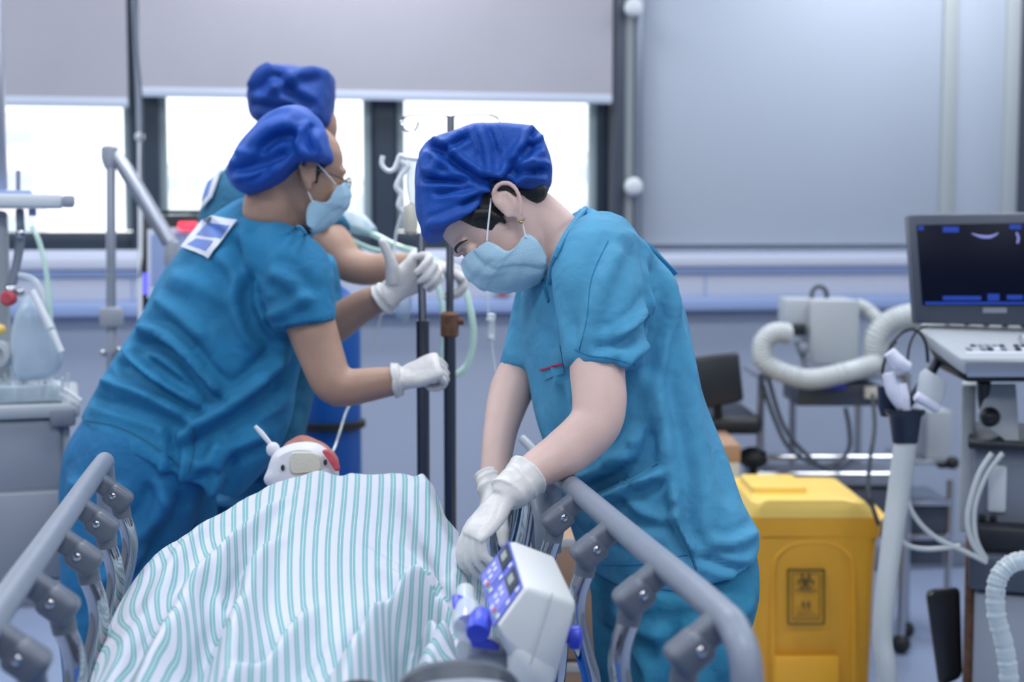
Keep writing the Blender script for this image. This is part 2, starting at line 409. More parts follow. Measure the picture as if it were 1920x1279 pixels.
# bed-head service rail on the wall (continuous units)
zt1, zt2, zt3, zt4 = wz(1300, 477), wz(1300, 500), wz(1300, 555), wz(1300, 581)
t = struct(bx('trim_10', XL_+.01, XR_-.01, YW-.075, YW-.002, zt2, zt1, 'panel_white', None, .006))
struct(bx('trim_11', XL_+.01, XR_-.01, YW-.062, YW-.002, zt2-.028, zt2-.001, 'panel_blue', None, .004))
u = struct(bx('trim_12', XL_+.01, XR_-.01, YW-.05, YW-.002, zt3+.001, zt2-.03, 'panel_white', None, .002))
for a in (-250, 250, 620, 1075, 1315, 1750): 
    x = wx(a, 520); bx('cover_joint', x-.004, x+.004, YW-.0525, YW-.045, zt3+.004, zt2-.034, 'panel_blue', u)
struct(bx('trim_13', XL_+.01, XR_-.01, YW-.07, YW-.002, zt4, zt3-.001, 'panel_blue', None, .006))
struct(bx('trim_14', XL_+.01, XR_-.01, YW-.03, YW-.002, zt4-.10, zt4-.004, 'mid_grey', None, .004)) if False else None
c = PY(941, 546, YW-.052)
t = thing('gas_outlet', 'small dark red round gas outlet on the wall rail behind the drip stand', 'outlet', c)
MB().lathe(c, (0, -1, 0), [(.03, 0), (.03, .012), (.022, .018)]).obj('outlet_ring', 'pale_grey', t)
MB().lathe(c+V((0, -.016, 0)), (0, -1, 0), [(.018, 0), (.018, .008), (.006, .01)]).obj('outlet_core', 'red_paint', t)
struct(bx('baseboard_back', XL_+.01, XR_-.01, YW-.015, YW-.001, 0.002, .1, 'mid_grey', None, .003))
# outside the windows: pale buildings on bright ground
struct(bx('outside_ground', -60, 60, YW+3, 140, -6.2, -6, 'outside_ground'))
for i, (px0, px1, top, dist, m, lab) in enumerate([(560, 700, 340, 85, 'building', 'pale building beyond the middle window'), (930, 1120, 288, 95, 'building', 'pale building beyond the window behind the nurse in front'),
        (-20, 70, 215, 90, 'building_pink', 'pink block beyond the left window'), (310, 430, 310, 105, 'building', 'pale low building beyond the window left of the caps')]):
    a = PY(px0, 450, dist); b = PY(px1, 450, dist); h = PY(px0, top, dist).z
    t = thing('building', lab, 'building', ((a.x+b.x)/2, dist+2, -6))
    bx('wall', a.x, b.x, dist, dist+4, -6, h, m, t)
    bx('roof', a.x-.2, b.x+.2, dist-.2, dist+4.2, h, h+.15, 'pale_grey', t)
    for r_ in range(3):
        for c_ in range(3):
            x = a.x+(b.x-a.x)*(c_+.5)/3; bx('window', x-.45, x+.45, dist-.03, dist+.02, h-1.9-r_*2.6, h-.7-r_*2.6, 'blind_bar', t)
# ================================================================== stretcher
ST = thing('hospital_stretcher', 'hospital stretcher with grey side rails on chrome posts under the striped sheet', 'stretcher', (.08, 1.9, 0))
MX0, MX1, MY0, MY1 = -.20, .35, .98, 2.72
MB().box(((MX0+MX1)/2, (MY0+MY1)/2, .69), (MX1-MX0, MY1-MY0, .12), bev=.03, seg=4).obj('mattress', 'mattress', ST)
MB().box(((MX0+MX1)/2, (MY0+MY1)/2, .60), (MX1-MX0+.04, MY1-MY0+.04, .05), bev=.015).box((.08, 1.85, .5), (.3, 1.3, .14), bev=.02).obj('deck', 'mid_grey', ST)
MB().box((.08, 1.85, .22), (.5, 1.5, .08), bev=.03).tube([(.08, 1.5, .25), (.08, 1.5, .5)], .06, 16).tube([(.08, 2.2, .25), (.08, 2.2, .5)], .06, 16).obj('base', 'rail_grey', ST)
for x in (-.14, .30):
    for y in (1.15, 2.55):
        wl = MB().tube([(x-.02, y, .09), (x+.02, y, .09)], .088, 20).obj('wheel', 'rubber', ST)
        MB().tube([(x-.026, y, .09), (x+.026, y, .09)], .03, 12).box((x, y, .19), (.05, .05, .06), bev=.01).obj('caster_fork', 'steel', wl)
def side_rail(X, sgn, ys, y_far, y_near, zr):
    # zr: height of the top bar; sgn +1: bed lies towards +X
    pts = [(X, y_far+.02, zr-.13), (X, y_far+.018, zr-.05), (X, y_far, zr-.008), (X, y_far-.05, zr), (X, (y_far+y_near)/2, zr), (X, y_near+.10, zr), (X, y_near+.03, zr-.008), (X, y_near, zr-.04), (X, y_near-.005, zr-.13)]
    r = MB().tube(pts, .0152, 16, smooth=6, flat=1.0).obj('side_rail', 'rail_grey', ST)
    for i, y in enumerate(ys):
        s = sgn
        c = V((X+s*.026, y, zr-.026))
        rot = Matrix.Rotation(s*math.radians(38), 3, 'Y')
        cl = MB().box(V((X+s*.012, y, zr-.014)), (.046, .030, .027), rot=rot, bev=.006, seg=3).box(c+V((s*.008, 0, -.009)), (.042, .040, .034), rot=rot, bev=.010, seg=4).tube([c+V((s*.010, 0, -.014)), c+V((s*.0145, 0, -.040))], [.0145, .0135], 14).obj('rail_clamp', 'clamp_grey', r)
        for e in (-1, 1): MB().sphere(c+V((s*.002, e*.020, -.003)), (.0055, .003, .0055), 12).obj('bolt', 'chrome', r)
        q = c+V((s*.014, 0, -.038))
        pp = [q, q+V((s*.008, 0, -.025)), q+V((s*.010, 0, -.055)), q+V((0, 0, -.10)), q+V((-s*.010, 0, -.14)), q+V((-s*.007, 0, -.19)), q+V((0, 0, -.25)), q+V((s*.004, 0, -.42))]
        MB().tube(pp, .0123, 16, smooth=6).obj('rail_post', 'chrome', r)
        if i == 1 and s > 0:
            MB().tube([q+V((-s*.009, 0, -.155)), q+V((-s*.0065, 0, -.19))], .0145, 16).obj('rubber_sleeve', 'rubber', r)
    MB().box((X+sgn*.038, (y_far+y_near)/2, zr-.47), (.03, y_far-y_near-.02, .035), bev=.008).obj('lower_bar', 'steel', r)
    return r
ZR = 1.007
yl = [PX_(p, q, -.235).y for p, q in ((215, 880), (185, 930), (150, 985), (100, 1060), (40, 1155))]
side_rail(-.265, 1, [y for y in yl], PX_(195, 850, -.265).y, 1.12, ZR)
yr = [PX_(p, q, .40).y for p, q in ((1050, 950), (1110, 1010), (1195, 1095), (1300, 1205))]
yr = [yr[0]+.23]+yr
side_rail(.43, -1, yr[1:], PX_(1042, 893, .43).y+.01, PX_(1402, 1215, .43).y-.0, ZR)
# far side rail (second section on the right side) seen behind the gloves
def rr2():
    y0 = yr[1]+.12; y1 = y0+.42
    r = MB().tube([(.40, y0-.005, .62), (.40, y0-.005, .9), (.40, y0+.03, .965), (.40, y0+.09, .975), (.40, y1-.08, .975), (.40, y1, .93), (.40, y1+.005, .62)], .014, 14, smooth=6).obj('head_side_rail', 'rail_grey', ST)
    for k in range(3):
        y = y0+.1+k*.11
        MB().tube([(.40, y, .965), (.39, y, .9), (.378, y, .84), (.39, y, .78), (.395, y, .6)], .0105, 12, smooth=5).obj('rail_post', 'chrome', r)
rr2()
MB().inflate(curve([P(x, y, 2.56) for x, y in ((988, 885), (1020, 872), (1046, 890), (1052, 930), (1036, 985), (1030, 1040), (1004, 1040), (990, 990), (984, 930))], 4, True), FW, .012, .35, 6).obj('head_panel', 'rail_grey', ST)
MB().tube([P(978, 822, 2.6), P(1000, 846, 2.58), P(1012, 880, 2.56)], .008, 10, smooth=4).obj('panel_handle', 'white_plastic', ST)
# foot end: curved grey handle board across the end nearest the camera
a = [PZ(x, y, .95) for x, y in ((742, 1300), (760, 1272), (800, 1252), (850, 1245), (905, 1246), (945, 1256), (972, 1278), (985, 1310))]
fb = MB()
arc = curve(a, 5)
rr_ = []
for p in arc: rr_.append([p, p+V((0, .012, 0)), p+V((0, .018, -.012)), p+V((0, .014, -.06)), p+V((0, -.012, -.06)), p+V((0, -.014, -.01))])
fb.rings(rr_).obj('foot_board', 'slate', ST)
a2 = [p+V((-.0, -.022, -.018)) for p in arc]
MB().tube(a2, .010, 10).obj('foot_board_lip', 'rail_grey', ST)
cx_ = sum((p for p in arc), V())/len(arc)
MB().prism([V((p.x, p.y-.028, p.z-.03)) for p in arc]+[V((arc[-1].x, arc[-1].y-.03, .66)), V((arc[0].x, arc[0].y-.03, .66))], (0, .02, 0)).obj('foot_panel', 'panel_white', ST)
kp = PZ(672, 1285, .93)
MB().lathe(kp-V((0, 0, .03)), (0, 0, 1), [(.012, 0), (.02, .006), (.022, .02), (.018, .03), (.005, .034)]).tube([kp-V((0, 0, .3)), kp-V((0, 0, .02))], .008, 10).obj('release_knob', 'rubber', ST)
# ------------------------------------------------------------------ striped sheet over the patient
MT = .752
Yk, Zk = [1.2, 1.4, 1.6, 2.1, 2.4, 2.7], [.82, .84, .87, .93, .965, .965]
poly_px = [(120, 1420, .84), (172, 1285, .86), (215, 1112, .90), (290, 1010, .93), (400, 945, .95), (505, 895, .962), (600, 882, .965), (700, 880, .965), (812, 881, .965), (846, 930, .95), (898, 1000, .915), (912, 1060, .90),
           (880, 1098, .885), (852, 1112, .875), (866, 1170, .865), (888, 1232, .86), (930, 1300, .85), (985, 1420, .84)]
pp_ = [V((PZ(*p).x, PZ(*p).y, 0)) for p in poly_px]; pp_ = curve(pp_[:8], 4)+pp_[8:]
poly = np.array([[p.x, p.y] for p in pp_])
NX, NY = 330, 440
gx = np.linspace(-.32, .42, NX); gy = np.linspace(1.15, 2.62, NY)
GX, GY = np.meshgrid(gx, gy); Q = np.stack([GX.ravel(), GY.ravel()], 1)
def poly_sd(Q, poly):
    d = np.full(len(Q), 1e9); ins = np.zeros(len(Q), bool)
    for i in range(len(poly)):
        a = poly[i]; b = poly[(i+1) % len(poly)]; dd, _ = seg_dist(Q, a, b); d = np.minimum(d, dd)
        c = ((a[1] > Q[:, 1]) != (b[1] > Q[:, 1])); xx = (b[0]-a[0])*(Q[:, 1]-a[1])/(b[1]-a[1]+1e-12)+a[0]; ins ^= c & (Q[:, 0] < xx)
    return np.where(ins, d, -d)
sd = poly_sd(Q, poly)
top = np.interp(Q[:, 1], Yk, Zk)
t_ = np.clip((sd+.022)/.06, 0, 1); h = np.sqrt(1-(1-t_)**2)
Zs = MT+.012+(top-MT-.012)*h
def pl_dist(pts, z=.92):
    pts = curve([PZ(x, y, z) for x, y in pts], 5); best = np.full(len(Q), 1e9); tt = np.zeros(len(Q)); sg = np.zeros(len(Q)); n = len(pts)-1
    for i in range(n):
        a = np.array(pts[i])[:2]; b = np.array(pts[i+1])[:2]; d, t = seg_dist(Q, a, b); s = d < best
        best[s] = d[s]; tt[s] = (i+t[s])/n; cr = (b[0]-a[0])*(Q[:, 1]-a[1])-(b[1]-a[1])*(Q[:, 0]-a[0]); sg[s] = np.sign(cr[s])
    return best, tt, sg
# the body's edge: right of this line the sheet lies lower, on the arm
d7, t7, s7 = pl_dist([(640, 872), (706, 935), (754, 985), (798, 1034), (845, 1098)], .95)
step = np.where(s7 > 0, np.clip(d7/.07, 0, 1), 0); step = step*step*(3-2*step); step *= np.clip((Q[:, 1]-1.62)/.1, 0, 1)*np.clip((2.32-Q[:, 1])/.3, 0, 1)
Zs -= .035*step*h
for pts, amp, wid in [([(853, 1103), (813, 1092), (774, 1110), (742, 1137), (675, 1177), (647, 1216), (623, 1290)], .026, .020),
        ([(840, 1125), (800, 1118), (765, 1135), (748, 1160), (770, 1190)], -.030, .015),
        ([(860, 1150), (820, 1160), (800, 1200), (790, 1280)], .010, .016),
        ([(880, 1215), (845, 1170), (815, 1140), (780, 1130)], .012, .012),
        ([(596, 1098), (556, 1137), (516, 1173), (465, 1200), (417, 1228)], .010, .014),
        ([(620, 1120), (570, 1165), (520, 1200), (460, 1240), (430, 1290)], -.007, .018),
        ([(500, 1020), (470, 1070), (450, 1110), (433, 1161), (417, 1256)], .014, .018),
        ([(470, 1030), (430, 1090), (395, 1130), (370, 1170), (350, 1250)], -.013, .022),
        ([(450, 1020), (425, 1050), (410, 1080), (425, 1120)], .007, .010),
        ([(370, 1098), (299, 1169), (243, 1224), (204, 1279)], .008, .016),
        ([(556, 963), (497, 991), (402, 1050), (362, 1082), (300, 1150)], .007, .013),
        ([(520, 1000), (450, 1050), (400, 1085)], -.006, .014),
        ([(400, 1000), (350, 1030), (300, 1090), (260, 1150)], .005, .012),
        ([(640, 900), (590, 950), (540, 1010)], .004, .02),
        ([(700, 1050), (760, 1075), (820, 1085)], .007, .014), ([(690, 1020), (750, 1040), (810, 1060)], -.004, .012),
        ([(830, 930), (800, 960), (840, 1010), (880, 1050)], .006, .016), ([(700, 900), (760, 915), (810, 940)], .006, .012),
        ([(560, 900), (640, 930), (720, 925)], .005, .014), ([(610, 1180), (570, 1230), (540, 1290)], .006, .015),
        ([(730, 1190), (700, 1240), (690, 1290)], -.006, .016), ([(300, 1100), (250, 1180), (215, 1250)], -.005, .012),
        ([(880, 1000), (850, 1040), (865, 1085)], .006, .012), ([(820, 1180), (850, 1220), (870, 1270)], .006, .010)]:
    d, t, s = pl_dist(pts); tp = np.clip(np.minimum(t, 1-t)*4+.1, 0, 1)
    x = d/wid; Zs += 1.7*amp*tp*(np.exp(-x*x)-.4*np.exp(-(x-1.9)**2))*np.clip(h*1.3, 0, 1)
for i in range(len(Q)):
    if sd[i] > -.03: Zs[i] += .0035*noise.noise(V((Q[i, 0]*16+Q[i, 1]*5, Q[i, 1]*7, 1.3)))+.0012*noise.noise(V((Q[i, 0]*70, Q[i, 1]*34, 4)))
ZG = Zs.reshape(NY, NX)
# cloth coordinate across the stripes: arc length along each row, measured from the middle
du = np.sqrt(np.diff(GX, axis=1)**2+.30*np.clip(np.diff(ZG, axis=1), -.01, .01)**2)
c0 = NX*56//100; U_ = np.concatenate([np.zeros((NY, 1)), np.cumsum(du, 1)], 1); U_ -= U_[:, c0:c0+1]
ker = np.ones(31)/31; U_ = np.apply_along_axis(lambda c: np.convolve(np.pad(c, 15, 'edge'), ker, 'valid'), 0, U_)
U_ = U_-.11*np.clip((GX+.05)/.35, 0, 1)*(GY-1.75)+.003*np.sin(GY*7+GX*5)
keep = sd.reshape(NY, NX) > -.030
idx = -np.ones((NY, NX), int); idx[keep] = np.arange(keep.sum())
vs = np.stack([GX[keep], GY[keep], ZG[keep]], 1); uu = U_[keep]; fs = []
for j in range(NY-1):
    for i in range(NX-1):
        q = (idx[j, i], idx[j, i+1], idx[j+1, i+1], idx[j+1, i])
        if min(q) >= 0: fs.append(q)
me = bpy.data.meshes.new('striped_sheet'); me.from_pydata([tuple(v) for v in vs], [], fs)
at = me.attributes.new('stripe', 'FLOAT', 'POINT'); at.data.foreach_set('value', uu.astype(np.float32))
sm = bpy.data.materials.new('striped_cotton'); sm.use_nodes = True; nt = sm.node_tree; b = nt.nodes['Principled BSDF']
b.inputs['Roughness'].default_value = .85; b.inputs['Sheen Weight'].default_value = .1
an = nt.nodes.new('ShaderNodeAttribute'); an.attribute_name = 'stripe'
def mth(op, a, bb=None, c=None):
    n = nt.nodes.new('ShaderNodeMath'); n.operation = op
    for i, q in enumerate((a, bb, c)):
        if q is None: continue
        if isinstance(q, (int, float)): n.inputs[i].default_value = q
        else: nt.links.new(q, n.inputs[i])
    return n.outputs[0]
PER = .0162
fr_ = mth('FRACT', mth('MULTIPLY', an.outputs['Fac'], 1/PER))
def band(c, wdt): return mth('SUBTRACT', 1, mth('SMOOTH_MIN', 1, mth('MULTIPLY', mth('MAXIMUM', mth('SUBTRACT', mth('ABSOLUTE', mth('SUBTRACT', fr_, c)), wdt), 0), 40), .05))
s1 = mth('MAXIMUM', band(.37, .09), band(.63, .09))
tcn = nt.nodes.new('ShaderNodeTexCoord'); nz = nt.nodes.new('ShaderNodeTexNoise'); nz.inputs['Scale'].default_value = 900
nt.links.new(tcn.outputs['Object'], nz.inputs['Vector'])
mx = nt.nodes.new('ShaderNodeMix'); mx.data_type = 'RGBA'; mx.inputs[6].default_value = (.56, .58, .67, 1); mx.inputs[7].default_value = (.16, .385, .41, 1)
nt.links.new(mth('MULTIPLY', s1, mth('ADD', mth('MULTIPLY', nz.outputs[0], .3), .8)), mx.inputs[0]); nt.links.new(mx.outputs[2], b.inputs['Base Color'])
bp = nt.nodes.new('ShaderNodeBump'); bp.inputs['Strength'].default_value = .12; bp.inputs['Distance'].default_value = .002
nt.links.new(nz.outputs[0], bp.inputs['Height']); nt.links.new(bp.outputs[0], b.inputs['Normal'])
sheet = link('striped_sheet', me, sm, None, True, 180)
so = sheet.modifiers.new('thickness', 'SOLIDIFY'); so.thickness = .002
tag(sheet, 'white sheet with paired teal stripes draped over the patient on the stretcher', 'sheet')
# ------------------------------------------------------------------ patient manikin
pm_loc = P(560, 900, 2.52)
PM = thing('patient_manikin', 'patient manikin lying under the striped sheet, white bandaged face with red wound showing', 'manikin', V((pm_loc.x, pm_loc.y, .752)))
D = 2.55
cn = P(572, 882, D)
bod = MB().sphere(cn+V((0, .03, -.01)), (.060, .085, .060), 24)
bod.tube([cn+V((0, -.02, -.03)), cn+V((.02, -.12, -.05)), V((.12, 2.25, .84)), V((.10, 1.9, .82)), V((.06, 1.5, .80))], [.05, .05, .075, .068, .04], 18, smooth=4)
link('body', remesh(bod, .006, 4), 'manikin', PM)
out = curve([P(x, y, D-.05) for x, y in ((497, 905), (502, 880), (512, 852), (530, 838), (560, 829), (590, 830), (612, 842), (630, 865), (634, 900), (600, 930), (540, 935))], 4, True)
MB().inflate(out, FW, .035, .35, 8).obj('face_dressing', 'manikin_white', PM)
q = curve([P(x, y, D-.087) for x, y in ((545, 852), (560, 848), (590, 849), (600, 858), (601, 882), (570, 888), (545, 886))], 4, True)
MB().inflate(q, FW, .004, .3, 4).obj('gauze_pad', 'gauze', PM)
q = curve([P(x, y, D-.088) for x, y in ((604, 846), (614, 843), (628, 856), (638, 878), (630, 884), (621, 872), (612, 858))], 4, True)
MB().inflate(q, FW, .008, .4, 5).obj('wound', 'red_paint', PM)
for x, y in ((530, 877), (610, 867)): MB().sphere(P(x, y, D-.088), (.0035, .004, .0055), 12).obj('eye', 'black_plastic', PM)
q = curve([P(x, y, D+.02) for x, y in ((530, 840), (550, 822), (568, 816), (590, 824), (615, 838), (636, 870), (600, 900), (540, 880))], 4, True)
MB().inflate(q, FW, .04, .4, 6).obj('hairpiece', 'manikin', PM)
MB().sphere(P(512, 843, D-.04), (.0125, .012, .0135), 14).tube([P(510, 836, D-.04), P(490, 812, D-.04), P(478, 799, D-.04)], [.004, .005, .0035], 8).obj('tie_knot', 'manikin_white', PM)
# ------------------------------------------------------------------ syringe pump at the bedside
A, Bc, Cc, Dc = P(957, 1010, 1.66), P(985, 1101, 1.53), P(926, 1183, 1.50), P(900, 1080, 1.64)
E = P(1040, 1042, 1.72); Fp = P(1083, 1132, 1.60); G = P(1040, 1290, 1.58); H2 = P(965, 1216, 1.525); I2 = P(950, 1290, 1.53)
SP = thing('syringe_pump', 'white two-channel syringe pump with tilted blue keypad beside the sheet', 'medical pump', V((Bc.x, Bc.y, .76)))
back = (E-A).normalized()
body = MB().hull([A, Bc, Cc, Dc, E, Fp, G, P(1010, 1200, 1.72), P(965, 1216, 1.525), P(985, 1290, 1.56), P(1000, 1120, 1.76), P(950, 1100, 1.7)], bev=.006)
body.hull([P(950, 1195, 1.53), P(965, 1216, 1.525), P(952, 1290, 1.53), P(1035, 1290, 1.57), P(1060, 1190, 1.60), P(960, 1215, 1.62), P(1035, 1290, 1.66), P(955, 1290, 1.63)], bev=.005)
body.obj('housing', 'warm_white', SP)
nrm = (Bc-A).cross(Dc-A).normalized()
if nrm.dot(FW) > 0: nrm = -nrm
def pq(u, v, lift=0): return (A*(1-u)*(1-v)+Dc*u*(1-v)+Cc*u*v+Bc*(1-u)*v)+nrm*lift   # u across A->D, v along A->B
def plate(u0, v0, u1, v1, l0, th, name, m, par=SP, bev=0):
    q = [pq(u0, v0, l0), pq(u1, v0, l0), pq(u1, v1, l0), pq(u0, v1, l0)]
    return MB().prism(q, nrm*th, bev).obj(name, m, par)
kp = plate(.04, .03, .97, .97, .0005, .0016, 'keypad', 'pump_blue', SP)
for ch in (0, 1):
    v0 = .03+.47*ch
    plate(.35, v0+.04, .93, v0+.36, .0021, .0004, 'key_field', 'pump_blue_light', kp)
    plate(.08, v0+.05, .40, v0+.37, .0025, .0007, 'display', 'lcd_dark', kp)
    plate(.17, v0+.11, .33, v0+.25, .0033, .0003, 'readout', 'lcd', kp)
    for k, (u, v) in enumerate(((.50, .10), (.50, .19), (.66, .12), (.66, .22), (.82, .2), (.12, .42), (.42, .42), (.74, .42))):
        plate(u, v0+v, u+.10, v0+v+.045, .0026, .0012, 'key', 'key_white', kp, .0003)
    plate(.78, v0+.29, .88, v0+.33, .0026, .0012, 'stop_key', 'key_red', kp, .0003); plate(.78, v0+.36, .88, v0+.40, .0026, .0012, 'start_key', 'key_green', kp, .0003)
# syringe holders with clear barrel
s0 = P(865, 1135, 1.56); s1p = P(905, 1160, 1.56)
MB().hull([P(845, 1118, 1.6), P(855, 1112, 1.6), P(885, 1125, 1.6), P(872, 1170, 1.57), P(850, 1148, 1.57), P(880, 1175, 1.6), P(850, 1125, 1.66), P(880, 1130, 1.66)], bev=.003).obj('syringe_clamp', 'blue_plastic', SP)
MB().lathe(P(878, 1180, 1.55), P(872, 1105, 1.66)-P(878, 1180, 1.55), [(.001, 0), (.017, .001), (.0175, .04), (.0165, .05), (.011, .056), (.011, .105), (.001, .106)]).obj('syringe', 'clear', SP)
MB().lathe(P(895, 1190, 1.515), P(905, 1140, 1.56)-P(895, 1190, 1.515), [(.001, 0), (.012, .001), (.0135, .006), (.0135, .026), (.010, .038), (.001, .039)]).obj('plunger_knob', 'blue_plastic', SP)
MB().hull([P(878, 1190, 1.52), P(925, 1200, 1.53), P(940, 1210, 1.56), P(885, 1215, 1.52), P(935, 1222, 1.55), P(880, 1192, 1.6)], bev=.002).obj('clamp_foot', 'blue_plastic', SP)
MB().box(P(905, 1235, 1.6), (.05, .07, .035), bev=.008).box(P(900, 1265, 1.6), (.07, .07, .02), bev=.006).obj('bracket', 'grey_plastic', SP)
stitch_pts = [P(1036, 1113, 1.5605), P(1022, 1160, 1.553), P(1005, 1215, 1.545), P(980, 1290, 1.545)]
MB().tube([p-nrm*0 for p in stitch_pts], .0006, 6).obj('housing_seam', 'grey_plastic', SP)
c_ = P(1066, 1195, 1.66)
MB().lathe(c_, RT, [(.012, 0), (.014, .004), (.014, .012), (.01, .016)]).tube([c_-RT*.04, c_], .007, 12).obj('clamp_screw', 'blue_plastic', SP)
# ================================================================== people
def prof_loft(mb, rings, side, n=40, ex=2.4, close=0, k=1):
    """rings: (front px, back px, depth, half width) -> body-shaped loft; side = direction across the body"""
    keys = [(P(f[0], f[1], d), P(b[0], b[1], d), w_) for f, b, d, w_ in rings]
    F_ = curve([k[0] for k in keys], 4); B_ = curve([k[1] for k in keys], 4); W_ = [p.x for p in curve([V((k[2], 0, 0)) for k in keys], 4)]
    rr = []
    for f, b, w_ in zip(F_, B_, W_):
        c = (f+b)/2; u = (f-b)/2*k; w_ *= k; r = []
        for j in range(n):
            a = 2*math.pi*j/n; ca, sa = math.cos(a), math.sin(a)
            r.append(c+u*(math.copysign(abs(ca)**(2/ex), ca))+V(side)*(w_*math.copysign(abs(sa)**(2/ex), sa)))
        rr.append(r)
    return mb.rings(rr)
def head_frame(c, fwd, up, s=1.0):
    y = V(fwd).normalized(); z = (V(up)-y*V(up).dot(y)).normalized(); x = y.cross(z)
    return Matrix.Translation(c) @ Matrix((x, y, z)).transposed().to_4x4() @ Matrix.Scale(s, 4)
HT = [(-.118, .050, .025, .014), (-.112, .064, .010, .030), (-.098, .074, -.005, .042), (-.08, .080, -.02, .051), (-.06, .086, -.035, .057), (-.04, .089, -.055, .062), (-.02, .090, -.072, .066),
      (0, .088, -.084, .069), (.012, .086, -.089, .070), (.03, .092, -.094, .073), (.06, .088, -.096, .075), (.085, .074, -.088, .069), (.103, .052, -.066, .053), (.113, .026, -.040, .032), (.117, .002, -.012, .012)]
HT = [(z*.86 if z < 0 else z, f, b, hw) for z, f, b, hw in HT]
def ear(mb, s):
    x = s*.0795; ct, st = math.cos(.42), math.sin(.42)
    tl = lambda y, z: (y*ct-z*st, y*st+z*ct)
    e = lambda pts, r, k=5: mb.tube([(x+s*q[2]*1.25, *tl(q[0]*1.08, q[1]*1.08)) for q in pts], r, 10, smooth=k)
    mb.sphere((x+s*.005, *tl(-.004, .006)), (.007, .018, .030), 16)
    e([(.010, .004, .003), (.013, .018, .007), (.008, .031, .011), (-.006, .036, .014), (-.018, .029, .016), (-.022, .014, .016), (-.019, -.004, .013), (-.011, -.018, .009), (-.004, -.026, .006)], [.0035, .004, .0042, .0045, .0045, .0042, .004, .004, .003])
    e([(.004, .024, .006), (-.008, .022, .009), (-.012, .010, .010), (-.009, -.006, .009)], [.003, .0035, .0035, .003])
    e([(.008, -.002, .004), (.007, -.009, .006), (.003, -.013, .005)], .0032)
    mb.sphere((x+s*.007, -.002, -.025), (.0045, .0085, .0095), 12)
def head(mb, T, ears=(-1, 1)):
    m = MB(); rr = []
    for z, f, b, hw in HT:
        c = (f+b)/2; a = (f-b)/2; r = []
        for j in range(36):
            t = 2*math.pi*j/36; cy, sx = math.cos(t), math.sin(t); e = 2.45
            r.append(V((hw*math.copysign(abs(sx)**(2/e), sx)*(1 if cy < 0 else 1-.10*cy*cy), c+a*math.copysign(abs(cy)**(2/e), cy), z)))
        rr.append(r)
    m.rings(rr)
    m.tube([(0, .088, .012), (0, .098, -.012), (0, .106, -.032), (0, .098, -.042)], [.008, .010, .010, .008], 12, smooth=4)   # nose
    for s in (-1, 1):
        m.sphere((s*.011, .096, -.037), (.008, .010, .007), 10)
        m.sphere((s*.032, .081, .008), (.015, .012, .012), 14)        # closed eye under the lid
        m.tube([(s*.012, .092, .026), (s*.03, .090, .031), (s*.05, .076, .026)], [.006, .007, .005], 10, smooth=4)
        m.sphere((s*.040, .070, -.022), (.020, .016, .018), 14)
    m.tube([(-.022, .080, -.066), (0, .089, -.063), (.022, .080, -.066)], [.004, .0065, .004], 10, smooth=4)
    m.tube([(-.019, .077, -.073), (0, .086, -.075), (.019, .077, -.073)], [.004, .007, .004], 10, smooth=4)
    m.sphere((0, .066, -.087), (.018, .014, .014), 14)
    for s in ears: ear(m, s)
    mb.add([T @ V(v) for v in m.v], m.f)
def mask_mesh(T, name, parent):
    ce = [(.102, .012), (.113, -.006), (.118, -.030), (.112, -.048), (.100, -.068), (.078, -.092), (.046, -.110)]
    si = [(.062, -.006), (.058, -.022), (.052, -.040), (.034, -.046), (.014, -.047), (.012, -.070), (.020, -.096)]
    ce = curve([V((0, a, b)) for a, b in ce], 5); si = curve([V((0, a, b)) for a, b in si], 5); n = len(ce); K = 60; vs = []; fs = []
    for i in range(n):
        for j in range(K+1):
            s = -1+2*j/K; th = s*math.pi/2; k = abs(math.cos(th))**.85
            pl = .0030*(((i/(n-1)*4.0) % 1.0)-.5)*min(1, k*2.5)+.0022*math.sin(s*15+i*.30)*(1-k*.35)-.004*math.exp(-((s+.62)/.05)**2)-.004*math.exp(-((s-.62)/.05)**2)
            y = si[i].y+(ce[i].y-si[i].y)*k+pl; z = si[i].z+(ce[i].z-si[i].z)*k
            hw = .0745-.010*max(0, min(1, (-.03-si[i].z)/.06))
            vs.append(T @ V((hw*math.sin(th)**1 if abs(s) < 1 else hw*s, y, z)))
    for i in range(n-1):
        for j in range(K): a = i*(K+1)+j; fs.append((a, a+1, a+K+2, a+K+1))
    o = MB().add(vs, fs).obj(name, 'mask', parent, True, 180)
    q = o.modifiers.new('thickness', 'SOLIDIFY'); q.thickness = .0018; q.offset = 1
    return o
def loops(T, sides, parent):
    for s in sides:
        MB().tube([T @ V((s*.073, .060, -.004)), T @ V((s*.079, .035, .012)), T @ V((s*.081, .012, .026)), T @ V((s*.076, .002, .032))], .0015, 8, smooth=4).obj('ear_loop', 'mask_loop', parent)
        MB().tube([T @ V((s*.0745, .018, -.050)), T @ V((s*.077, .010, -.040)), T @ V((s*.079, .000, -.028)), T @ V((s*.078, -.008, -.018))], .0015, 8, smooth=4).obj('ear_loop', 'mask_loop', parent)
def cap_mesh(outline, side, hw, depth, p, lines, name, m, parent, cen=None, v=.004):
    mb = MB().inflate(curve(outline, 5, True), side, hw, p, 16, cen)
    me = folds(remesh(mb, v, 5), lines, depth, .004, 26); return link(name, me, m, parent, True, 180)
